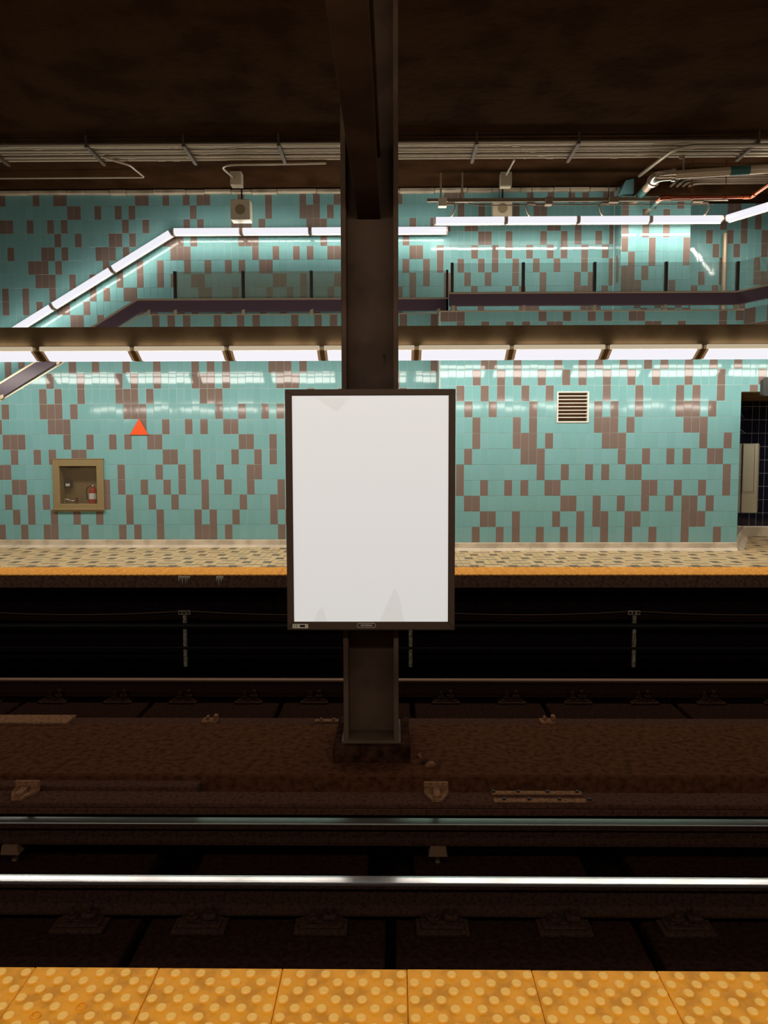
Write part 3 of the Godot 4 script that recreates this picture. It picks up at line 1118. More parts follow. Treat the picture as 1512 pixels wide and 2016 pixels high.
func platform_lamp(called: String, label: String, x: float, z: float, to_track: float, energy: float, track_energy: float, length := 1.05) -> void:
	# hung under the soffit; to_track: +1 when the track lies towards +z
	var t := thing(called, label, "light fixture", Vector3(x, 2.55, z), "fluorescent fittings under the soffit" if to_track > 0 else "fluorescent fittings above the near platform")
	var s := Shape.new()
	s.span(Vector3(-length / 2 - 0.028, -0.046, -0.20), Vector3(length / 2 + 0.028, 0.0, 0.20), 0.004)
	part("housing", s, M.housing, t)
	s = Shape.new()
	s.span(Vector3(-length / 2, -0.050, 0.20), Vector3(length / 2, 0.002, 0.235), 0.004)
	s.span(Vector3(-length / 2, -0.050, -0.235), Vector3(length / 2, 0.002, -0.20), 0.004)
	part("skirt", s, M.lens_skirt, t)
	s = Shape.new()
	var p := poly([Vector2(0.19, -0.046), Vector2(0.185, -0.056), Vector2(0.04, -0.14), Vector2(-0.04, -0.14), Vector2(-0.185, -0.056), Vector2(-0.19, -0.046)])
	s.prism(p, -length / 2 + 0.03, length / 2 - 0.03, side())
	part("lens", s, M.lens, t)
	for q in [-1, 1]:
		s = Shape.new()
		s.prism(p, q * (length / 2 - 0.03), q * length / 2, side())
		part("end_cap", s, M.cap_pink, t)
		s = Shape.new()
		s.prism(p, q * (length / 2 + 0.001), q * (length / 2 + 0.0275), side())
		part("shaded_end_plate", s, M.soffit, t)  # soffit brown puts the unlit gap's shade into the plate colour
	for q in [-1.0, 1.0]:
		if to_track > 0.0 and q > 0.0:
			panel_light("unseen_spill_light", t, Vector3(0, 0.004, 0.2175), Vector3(0, 1, 0), Vector3(1, 0, 0), length - 0.08, 0.03, FASCIA_SPILL_ENERGY)  # faces up, placed to brighten the fascia above the fitting
		elif to_track < 0.0 and q < 0.0:
			panel_light("unseen_spill_light", t, Vector3(0, -0.024, -0.236), Vector3(0, 0.12, -1), Vector3(1, 0, 0), length - 0.08, 0.045, COLUMN_SPILL_ENERGY)  # out of view, aimed level to light the column above the poster
		elif to_track > 0.0:
			panel_light("unseen_spill_light", t, Vector3(0, -0.024, -0.236), Vector3(0, 0, -1), Vector3(1, 0, 0), length - 0.08, 0.045, PARAPET_SPILL_ENERGY)  # faces the wall, placed to brighten the parapet tiles
		panel_light("lens_light", t, Vector3(0, -0.098, q * 0.1125), Vector3(0, -0.865, q * 0.5), Vector3(1, 0, 0), length - 0.08, 0.16, track_energy if q == to_track else energy)


func soffit_and_lamps() -> void:
	var o := setting("ceiling_soffit", "brown soffit beam along the far platform carrying the strip lights", "beam")
	var s := Shape.new()
	s.prism(poly([Vector2(-9.10, 2.782), Vector2(-9.105, 2.55), Vector2(-9.475, 2.55), Vector2(-9.48, 2.782)]), -9, 9, side())
	part("beam", s, M.soffit, o)
	var xs := [-5.86, -4.755, -3.612, -2.50, -1.386, -0.28, 0.827, 1.932, 3.046, 4.165, 5.275, 6.385]
	var where := [
		"lit strip fitting under the soffit, beyond the left picture edge",
		"lit strip fitting at the left picture edge under the soffit",
		"lit strip fitting under the soffit above the sloping stair guard",
		"lit strip fitting under the soffit above the orange triangle",
		"lit strip fitting under the soffit just left of the poster's left edge",
		"lit strip fitting under the soffit passing behind the column's left side",
		"lit strip fitting under the soffit just right of the column",
		"lit strip fitting under the soffit left of the wall vent",
		"lit strip fitting under the soffit right above the wall vent",
		"lit strip fitting under the soffit above the right wall's end",
		"lit strip fitting under the soffit above the hanging exit sign",
		"lit strip fitting under the soffit, beyond the right picture edge"]
	for k in xs.size():
		platform_lamp("strip_light", where[k], xs[k], -9.29, 1.0, FAR_ENERGY, FAR_ENERGY)
	for k in 14:
		platform_lamp("unseen_platform_light", "%s strip fitting from the left in the unseen lamp row above the near platform" % ["first", "second", "third", "fourth", "fifth", "sixth", "seventh", "eighth", "ninth", "tenth", "eleventh", "twelfth", "thirteenth", "fourteenth"][k], (k - 6.5) * 1.15, -0.80, -1.0, NEAR_ENERGY, NEAR_TRACK_ENERGY)  # out of view, lights the near edge, column and tile sheen
	var pl := thing("unseen_passage_light", "unseen square ceiling fitting placed to light the exit passage, beyond the right picture edge", "light fixture", Vector3(6.6, 2.108, -11.2))  # out of view, placed to light the passage floor and navy tiles
	s = Shape.new()
	s.span(Vector3(-0.3, -0.05, -0.3), Vector3(0.3, 0, 0.3), 0.006)
	part("housing", s, M.housing, pl)
	s = Shape.new()
	s.span(Vector3(-0.27, -0.062, -0.27), Vector3(0.27, -0.05, 0.27), 0.003)
	part("lens", s, M.lens, pl)
	panel_light("lens_light", pl, Vector3(0, -0.063, 0), Vector3(0, -1, 0), Vector3(1, 0, 0), 0.5, 0.5, 1.0)
	# exit sign hung from the beam
	var t := thing("exit_sign", "dark grey hanging exit sign with white letters over the passage at right", "sign", Vector3(4.55, 1.998, -9.64))
	s = Shape.new()
	s.prism(poly([Vector2(0, 0.02), Vector2(0.02, 0), Vector2(0.66, 0), Vector2(0.68, 0.02), Vector2(0.68, 0.19), Vector2(0.63, 0.228), Vector2(0.05, 0.228), Vector2(0, 0.19)]), -0.04, 0.04)
	part("panel", s, M.sign, t)
	var word := text("EXIT", 0.095, 0.004, M.white, "Droid Sans", true)
	mesh_part("lettering", word, t, Vector3(0.068 - word.get_aabb().position.x, 0.116, 0.042))
	for x in [0.14, 0.54]:
		s = Shape.new()
		s.tube(bent([Vector3(x, 0.225, 0), Vector3(x, 0.66, 0), Vector3(x, 0.66, 0.165)], 0.04), 0.008, 8)
		part("rod", s, M.black, t)


func guard_rail() -> void:
	# left: slope and level part above the left parapet
	var t := thing("stair_guard", "dark panelled guard with glass along the landing and stair left of the step", "railing", Vector3(0, 0, -10.70))
	var s := Shape.new()
	var band := poly([Vector2(0.752, 3.250), Vector2(0.752, 3.400), Vector2(-3.502, 3.400), Vector2(-8.4, 0.535), Vector2(-8.4, 0.335), Vector2(-3.47, 3.250)])
	s.prism(band, -0.03, 0.03)
	part("fascia_panel", s, M.fascia, t)
	s = Shape.new()
	s.prism(poly([Vector2(0.752, 3.400), Vector2(0.752, 3.424), Vector2(-3.51, 3.424), Vector2(-8.4, 0.565), Vector2(-8.4, 0.535), Vector2(-3.502, 3.400)]), -0.04, 0.04)
	part("cap_rail", s, M.alu, t)
	s = Shape.new()
	s.prism(poly([Vector2(0.655, 3.205), Vector2(0.655, 3.222), Vector2(-3.462, 3.222), Vector2(-8.9, 0.043), Vector2(-8.9, 0.02), Vector2(-3.458, 3.205)]), -0.10, 0.006)
	part("coping_strip", s, M.alu, t)
	for k in 7:
		var x := -2.985 + k * 0.934
		if x > 0.72:
			continue
		guard_post(t, x, 3.424, 3.795)
	for k in range(-1, 4):
		var x0 := -2.985 + k * 0.934 + 0.018
		if k < 0:
			continue
		var x1 := minf(x0 + 0.898, 0.735)
		s = Shape.new()
		s.span(Vector3(x0, 3.424, -0.006), Vector3(x1, 3.79, 0.006), 0.001)
		part("glass_pane", s, M.glass_smoky if k < 3 else M.glass, t)
	s = Shape.new()
	s.span(Vector3(0.722, 3.22, -0.03), Vector3(0.752, 3.795, 0.03), 0.003)
	part("post", s, M.post, t)
	for x in [-3.35, -2.985, -2.05, -1.115, -0.18, 0.62, -4.62, -5.42, -6.2]:
		var yb: float = 3.22 if x > -3.46 else 3.22 + (x + 3.46) * 0.585
		s = Shape.new()
		s.prism(poly([Vector2(x - 0.022, yb - 0.013), Vector2(x + 0.022, yb + 0.013 if x < -3.46 else yb - 0.013), Vector2(x + 0.022, yb + 0.06), Vector2(x - 0.022, yb + 0.045)]), -0.032, 0.034)
		part("bracket", s, M.alu, t)
	# right: closer by the depth of the step, with the turned end
	t = thing("landing_guard", "dark panelled guard with clear glass along the landing right of the step", "railing", Vector3(0, 0, -10.30))
	s = Shape.new()
	s.span(Vector3(0.735, 3.237, -0.03), Vector3(4.50, 3.388, 0.03), 0.003)
	part("fascia_panel", s, M.fascia, t)
	s = Shape.new()
	s.span(Vector3(0.725, 3.388, -0.04), Vector3(4.50, 3.410, 0.04), 0.003)
	part("cap_rail", s, M.alu, t)
	s = Shape.new()
	s.span(Vector3(0.622, 3.160, -0.10), Vector3(4.60, 3.178, 0.008), 0.002)
	part("coping_strip", s, M.alu, t)
	for k in 5:
		guard_post(t, 0.775 + k * 0.9315, 3.41, 3.792)
		if k < 4:
			s = Shape.new()
			s.span(Vector3(0.775 + k * 0.9315 + 0.018, 3.41, -0.006), Vector3(0.775 + (k + 1) * 0.9315 - 0.018, 3.786, 0.006), 0.001)
			part("glass_pane", s, M.glass, t)
		s = Shape.new()
		s.span(Vector3(0.79 + k * 0.925 - 0.022, 3.17, -0.03), Vector3(0.79 + k * 0.925 + 0.022, 3.24, 0.03), 0.002)
		part("bracket", s, M.alu, t)
	t = thing("turned_guard", "end of the landing guard turning towards the tracks at the right picture edge", "railing", Vector3(4.50, 0, -10.30))
	t.rotation.y = -PI / 3
	s = Shape.new()
	s.span(Vector3(0.0, 3.237, -0.03), Vector3(2.2, 3.388, 0.03), 0.003)
	part("fascia_panel", s, M.fascia, t)
	s = Shape.new()
	s.span(Vector3(0.0, 3.388, -0.04), Vector3(2.2, 3.410, 0.04), 0.003)
	part("cap_rail", s, M.alu, t)
	s = Shape.new()
	s.span(Vector3(0.03, 3.41, -0.006), Vector3(0.90, 3.786, 0.006), 0.001)
	part("glass_pane", s, M.glass, t)
	guard_post(t, 0.93, 3.41, 3.792)


func guard_post(t: Node3D, x: float, y0: float, y1: float) -> void:
	var s := Shape.new()
	s.span(Vector3(x - 0.020, y0, -0.025), Vector3(x + 0.010, y1, 0.028), 0.003)
	s.span(Vector3(x + 0.013, y0, -0.02), Vector3(x + 0.020, y1, 0.02), 0.001)
	part("post", s, M.post, t)


func stair_lamp(label: String, a: Vector3, b: Vector3, on_wall: bool) -> void:
	var d := (b - a).normalized()
	var length := a.distance_to(b)
	var t := thing("stair_light", label, "light fixture", (a + b) * 0.5, "fluorescent fittings lighting the stair and landing")
	var up := Vector3.UP - d * d.y
	up = up.normalized()
	var out := d.cross(up).normalized()
	t.transform.basis = Basis(d, up, out)
	var half := length / 2 - 0.006
	var s := Shape.new()
	s.span(Vector3(-half, -0.052, -0.07), Vector3(half, 0.055, -0.03), 0.004)
	part("housing", s, M.cap_pink, t)
	s = Shape.new()
	var p := poly([Vector2(-0.03, -0.046), Vector2(0.03, -0.046), Vector2(0.052, -0.03), Vector2(0.058, 0.0), Vector2(0.052, 0.034), Vector2(0.03, 0.046), Vector2(-0.03, 0.046)])
	s.prism(p, -half + 0.02, half - 0.02, side())
	part("lens", s, M.lens, t)
	for q in [-1, 1]:
		s = Shape.new()
		s.prism(p, q * (half - 0.02), q * half, side())
		part("end_cap", s, M.cap_pink, t)
	panel_light("lens_light", t, Vector3(0, 0, 0.059), Vector3(0, 0, 1), Vector3(-1, 0, 0), length - 0.06, 0.085, STAIR_FRONT)
	panel_light("lens_light", t, Vector3(0, -0.05, -0.0), Vector3(0, -1, -0.2 if on_wall else -0.45), Vector3(1, 0, 0), length - 0.06, 0.07, STAIR_DOWN if on_wall else STAIR_DOWN * 2.5)
	if not on_wall:
		panel_light("lens_light", t, Vector3(0, -0.01, -0.075), Vector3(0, -0.25, -1), Vector3(1, 0, 0), length - 0.06, 0.08, STAIR_BACK)  # behind the housing, placed to brighten the tiled wall
	panel_light("lens_light", t, Vector3(0, 0.05, 0.0), Vector3(0, 1, 0.15), Vector3(1, 0, 0), length - 0.06, 0.06, STAIR_UP)


func stair_lamps() -> void:
	var y := 4.665
	var where := ["lit wall strip at the left end of the level landing row", "lit wall strip under the left loudspeaker box", "lit wall strip behind the column's left edge", "lit wall strip behind the column", "lit wall strip just right of the column, lower than its neighbour"]
	for k in 4:
		stair_lamp(where[k] if k < 3 else where[4], Vector3(-3.335 + k * 1.042, y, -11.88), Vector3(-2.295 + k * 1.042, y, -11.88), true)
	var a := Vector3(-3.352, 4.655, -11.88)
	var step := Vector3(-0.925, -0.547, 0)
	var down := ["topmost sloping wall strip next to the bend of the lamp row", "second sloping wall strip below the bend of the lamp row", "third sloping wall strip crossing the dark tiles at left", "lowest sloping wall strip going behind the soffit beam at left"]
	for k in 4:
		stair_lamp(down[k], a + step * (k + 1), a + step * k, true)
	where = ["left end strip of the hung lamp row above the guard's step", "hung strip light under the right loudspeaker box", "hung strip light below the middle of the cable channel", "hung strip light in front of the tiled pier"]
	for k in 4:
		stair_lamp(where[k], Vector3(0.59 + k * 1.04, y, -11.41), Vector3(1.63 + k * 1.04, y, -11.41), false)
	stair_lamp("turned strip light slanting towards the tracks at the right edge", Vector3(4.80, y, -11.40), Vector3(5.33, y, -10.50), false)
	stair_lamp("strip light beyond the slanting one at the right edge", Vector3(5.35, y, -10.46), Vector3(5.88, y, -9.56), false)


func arc(a: Vector3, corner: Vector3, b: Vector3, r: float, steps := 6) -> PackedVector3Array:
	var d0 := (a - corner).normalized()
	var d1 := (b - corner).normalized()
	var out := PackedVector3Array()
	for k in steps + 1:
		var f := float(k) / steps
		var p := corner + d0 * r
		var q := corner + d1 * r
		out.append(p.lerp(corner, f).lerp(corner.lerp(q, f), f))
	return out


func bent(pts: Array, r: float) -> PackedVector3Array:
	var out := PackedVector3Array([pts[0]])
	for k in range(1, pts.size() - 1):
		out.append_array(arc(pts[k - 1], pts[k], pts[k + 1], r))
	out.append(pts[-1])
	return out


func ceiling_services() -> void:
	# bundle of conduits along the ceiling
	var radii := [0.026, 0.018, 0.020, 0.016, 0.021, 0.018]
	var zs := [-10.10, -10.19, -10.29, -10.39, -10.49, -10.60]
	var names := ["widest grey conduit on the track side of the ceiling bundle", "thin second conduit of the ceiling bundle from the track side", "third conduit of the ceiling bundle from the track side", "thin fourth conduit in the dark gap of the ceiling bundle", "fifth conduit of the ceiling bundle, next to the last", "conduit of the ceiling bundle nearest the tiled wall"]
	for k in 6:
		var s := Shape.new()
		s.tube(PackedVector3Array([Vector3(-8.9, 5.315 - radii[k] - 0.05, zs[k]), Vector3(8.9, 5.315 - radii[k] - 0.05, zs[k])]), radii[k], 10)
		for x in [-5.0 + k * 0.37, -1.9 - k * 0.21, 1.4 + k * 0.13, 4.4 - k * 0.3]:
			s.tube(PackedVector3Array([Vector3(x, 5.315 - radii[k] - 0.05, zs[k]), Vector3(x + 0.09, 5.315 - radii[k] - 0.05, zs[k])]), radii[k] + 0.005, 10)
		solo("conduit", s, M.conduit, names[k], "conduit", "conduits in the ceiling bundle")
	var at := ["left of the bent conduit", "left of the column, second", "left of the column, nearest it", "right of the column, nearest it", "right of the column, second", "at the far right", "at the far left"]
	var xs := [-3.90, -2.66, -1.45, 1.06, 2.345, 4.6, -5.2]
	for k in xs.size():
		var s := Shape.new()
		s.span(Vector3(xs[k] - 0.022, 5.19, -10.66), Vector3(xs[k] + 0.022, 5.215, -10.03), 0.003)
		for z in [-10.66, -10.03]:
			s.span(Vector3(xs[k] - 0.012, 5.19, z - 0.012), Vector3(xs[k] + 0.012, 5.34, z + 0.012), 0.002)
		solo("clamp_strap", s, M.clamp, "strap clamping the ceiling conduit bundle, " + at[k], "bracket", "straps of the conduit bundle")
	tube_thing("branch_conduit", bent([Vector3(-3.84, 5.2, -10.36), Vector3(-3.56, 5.2, -10.66), Vector3(-3.55, 5.25, -11.255), Vector3(-8.9, 5.25, -11.262)], 0.05), 0.014, M.conduit, "thin bent conduit leaving the bundle and running left below the ceiling", "conduit")
	tube_thing("branch_conduit", bent([Vector3(-0.9, 5.2, -10.64), Vector3(-2.35, 5.2, -10.68), Vector3(-2.27, 5.24, -11.32)], 0.22), 0.015, M.conduit, "thin hooked conduit running down to the left loudspeaker's box", "conduit")
	tube_thing("branch_conduit", PackedVector3Array([Vector3(1.625, 5.22, -10.62), Vector3(1.61, 5.25, -11.25)]), 0.014, M.conduit, "short straight conduit running to the right loudspeaker's box", "conduit")
	tube_thing("bent_conduit", bent([Vector3(3.505, 5.24, -11.3), Vector3(3.507, 5.16, -10.6), Vector3(3.62, 5.16, -10.04), Vector3(8.9, 5.16, -10.04)], 0.25), 0.024, M.conduit, "thick conduit sweeping round above the sprinkler pipe at right", "conduit")
	# ceiling boxes and loudspeakers
	for k in 2:
		var x: float = [-2.25, 1.63][k]
		var z: float = [-11.35, -11.45][k]
		var s := Shape.new()
		s.span(Vector3(x - 0.08, 5.15, z - 0.09), Vector3(x + 0.08, 5.34, z + 0.07), 0.004)
		solo("junction_box", s, M.speaker, ["junction box on the ceiling above the left loudspeaker", "junction box on the ceiling above the right loudspeaker"][k], "electrical box", "loudspeaker junction boxes")
		var sx: float = [-2.235, 1.626][k]
		var sz: float = [-11.50, -11.72][k]
		var top: float = [5.018, 5.082][k]
		var w: float = [0.286, 0.285][k]
		var t := thing("loudspeaker", ["cream square loudspeaker hanging above the left lamp row", "cream square loudspeaker behind the cable channel right of the column"][k], "loudspeaker", Vector3(sx, top - 0.145, sz), "hanging loudspeakers")
		s = Shape.new()
		s.span(Vector3(-w / 2, -0.145, -0.2), Vector3(w / 2, 0.145, 0), 0.008)
		part("body", s, M.speaker, t)
		s = Shape.new()
		s.xf = Transform3D(Basis(Vector3.RIGHT, PI / 2), Vector3.ZERO)
		s.lathe([Vector2(0.074, 0), Vector2(0.074, 0.003), Vector2(0, 0.004)], 28)
		part("grille", s, M.speaker_mesh, t)
		s = Shape.new()
		s.tube(PackedVector3Array([Vector3(0.01, 0.145, -0.09), Vector3(0.01, 5.34 - (top - 0.145), -0.09)]), 0.012, 8)
		part("stem", s, M.black, t)
	for k in 2:
		var s := Shape.new()
		s.xf = Transform3D(Basis.IDENTITY, Vector3([1.47, 1.80][k], 5.325, -10.85))
		s.lathe([Vector2(0, 0), Vector2(0.02, 0.0), Vector2(0.02, 0.015)], 10)
		solo("ceiling_anchor", s, M.conduit, ["round ceiling anchor left of the short straight conduit", "round ceiling anchor right of the short straight conduit"][k], "anchor", "ceiling anchors")
	# cable channel above the hung lamps
	var t := thing("cable_channel", "long beige cable channel hung above the right lamp row", "cable tray", Vector3(0, 4.93, -11.40))
	var s := Shape.new()
	s.span(Vector3(0.49, 0, -0.02), Vector3(4.8, 0.042, 0.02), 0.003)
	part("channel", s, M.conduit_dull, t)
	s = Shape.new()
	s.tube(PackedVector3Array([Vector3(0.79, -0.012, 0.03), Vector3(4.8, -0.012, 0.03)]), 0.012, 8)
	part("cable", s, M.conduit, t)
	s = Shape.new()
	s.tube(PackedVector3Array([Vector3(1.05, -0.01, 0.02), Vector3(1.14, -0.05, 0.02), Vector3(1.25, -0.062, 0.02), Vector3(4.6, -0.062, 0.02)]), 0.008, 8)
	part("cable", s, M.clamp, t)
	for x in [0.98, 1.53, 2.0, 2.55, 3.1, 3.6, 4.3]:
		s = Shape.new()
		s.tube(PackedVector3Array([Vector3(x, 0.03, 0), Vector3(x, 0.41, 0)]), 0.005, 6)
		part("hanger_rod", s, M.clamp, t)
	for x in [0.69, 1.0]:
		s = Shape.new()
		s.span(Vector3(x - 0.012, 0.04, -0.012), Vector3(x + 0.012, 0.41, 0.012), 0.002)
		part("hanger_strut", s, M.conduit, t)
	var spots := [[0.71, -0.09, 0.06], [2.23, -0.075, 0.05], [3.16, -0.05, 0.07], [4.36, -0.05, 0.07]]
	var lab := ["box on the cable channel's left end", "small box under the middle of the cable channel", "box on the cable channel below the sprinkler pipe", "box on the cable channel near the bend of the lamps"]
	for k in 4:
		s = Shape.new()
		var b: Array = spots[k]
		s.span(Vector3(b[0] - b[2], 4.93 + b[1], -11.40), Vector3(b[0] + b[2], 4.93 + 0.03, -11.30), 0.004)
		solo("junction_box", s, M.conduit_dull if k else M.speaker, lab[k], "electrical box", "cable channel boxes")
	var drops := [[0.86, 1], [1.95, -1], [3.0, -1], [4.5, 1]]
	var dl := ["flexible lead curling down to the first hung lamp", "flexible lead dropping to the second hung lamp", "flexible lead dropping to the third hung lamp", "flexible lead curling down to the last level hung lamp"]
	for k in 4:
		var x: float = drops[k][0]
		var q: int = drops[k][1]
		tube_thing("flexible_lead", bent([Vector3(x - q * 0.10, 4.88, -11.37), Vector3(x + q * 0.03, 4.89, -11.37), Vector3(x + q * 0.03, 4.80, -11.38), Vector3(x - q * 0.02, 4.72, -11.40)], 0.05), 0.012, M.conduit_dull, dl[k], "cable", "lamp leads")
	# sprinkler main
	t = thing("sprinkler_pipe", "thick beige sprinkler pipe with a silver elbow under the ceiling at right", "pipe")
	s = Shape.new()
	s.tube(PackedVector3Array([Vector3(3.70, 5.0, -10.6), Vector3(8.9, 5.0, -9.74)]), 0.056, 16)
	s.tube(PackedVector3Array([Vector3(3.545, 5.0, -10.75), Vector3(3.545, 5.0, -12.0)]), 0.052, 16)
	part("pipe", s, M.pipe, t)
	s = Shape.new()
	s.tube(bent([Vector3(3.545, 5.0, -10.82), Vector3(3.545, 5.0, -10.625), Vector3(3.76, 5.0, -10.59)], 0.11), 0.070, 16)
	s.tube(PackedVector3Array([Vector3(3.545, 5.0, -10.84), Vector3(3.545, 5.0, -10.79)]), 0.084, 16)
	s.tube(PackedVector3Array([Vector3(3.71, 5.0, -10.598), Vector3(3.76, 5.0, -10.59)]), 0.084, 16)
	part("elbow", s, M.pipe_joint, t)
	s = Shape.new()
	s.tube(PackedVector3Array([Vector3(4.44, 5.0, -10.477), Vector3(4.68, 5.0, -10.437)]), 0.0575, 16)
	s.tube(PackedVector3Array([Vector3(3.545, 5.0, -11.12), Vector3(3.545, 5.0, -11.36)]), 0.0535, 16)
	part("marker_band", s, M.green_band, t)
	s = Shape.new()
	s.span(Vector3(3.85, 5.05, -10.58), Vector3(3.875, 5.34, -10.56), 0.003)
	s.span(Vector3(3.80, 5.20, -10.58), Vector3(3.86, 5.23, -10.56), 0.003)
	part("hanger", s, M.conduit_dull, t)
	# copper line
	t = thing("copper_pipe", "thin orange copper pipe running below the sprinkler pipe at right", "pipe")
	s = Shape.new()
	s.tube(PackedVector3Array([Vector3(3.80, 4.85, -11.02), Vector3(4.90, 4.85, -11.02)]), 0.026, 12)
	s.tube(PackedVector3Array([Vector3(4.975, 4.85, -10.95), Vector3(4.995, 4.85, -9.2)]), 0.026, 12)
	part("pipe", s, M.copper, t)
	s = Shape.new()
	s.tube(bent([Vector3(3.735, 4.85, -11.12), Vector3(3.735, 4.85, -11.02), Vector3(3.86, 4.85, -11.02)], 0.05), 0.036, 12)
	s.tube(bent([Vector3(4.86, 4.85, -11.02), Vector3(4.975, 4.85, -11.02), Vector3(4.975, 4.85, -10.90)], 0.05), 0.034, 12)
	part("elbow", s, M.copper, t)
	s = Shape.new()
	s.tube(PackedVector3Array([Vector3(3.735, 4.85, -11.10), Vector3(3.735, 4.85, -11.98)]), 0.028, 12)
	part("wall_end", s, M.pipe, t)
	s = Shape.new()
	s.tube(PackedVector3Array([Vector3(3.735, 4.85, -11.2), Vector3(3.735, 4.85, -11.45)]), 0.030, 12)
	part("marker_band", s, M.green_band, t)
	for x in [4.15, 4.62]:
		s = Shape.new()
		s.tube(PackedVector3Array([Vector3(x, 4.87, -11.02), Vector3(x, 5.34, -11.02)]), 0.006, 6)
		s.tube(PackedVector3Array([Vector3(x - 0.012, 4.85, -11.02), Vector3(x + 0.012, 4.85, -11.02)]), 0.032, 12)
		part("hanger", s, M.copper, t)
	# second, smaller bundle behind the copper pipe
	var extra := ["top conduit of the small bundle behind the copper pipe", "second conduit of the small bundle behind the copper pipe", "third conduit of the small bundle behind the copper pipe", "lowest conduit of the small bundle behind the copper pipe"]
	for k in 4:
		var z := -11.18 - k * 0.10
		tube_thing("conduit", bent([Vector3(4.06 + k * 0.09, 5.2, -11.60), Vector3(4.08 + k * 0.09, 5.2, z), Vector3(8.9, 5.2, z)], 0.12), 0.02 + 0.004 * (k % 2), M.conduit_dull, extra[k], "conduit", "conduits in the small bundle")
	tube_thing("wall_pipe", PackedVector3Array([Vector3(5.03, 2.9, -11.97), Vector3(5.03, 4.62, -11.97)]), 0.035, M.pipe, "pale vertical pipe on the upper wall left of the last guard post", "pipe")


func tube_thing(called: String, pts: PackedVector3Array, r: float, m: Material, label: String, category: String, group := "") -> void:
	var s := Shape.new()
	s.tube(pts, r, 10)
	solo(called, s, m, label, category, group)


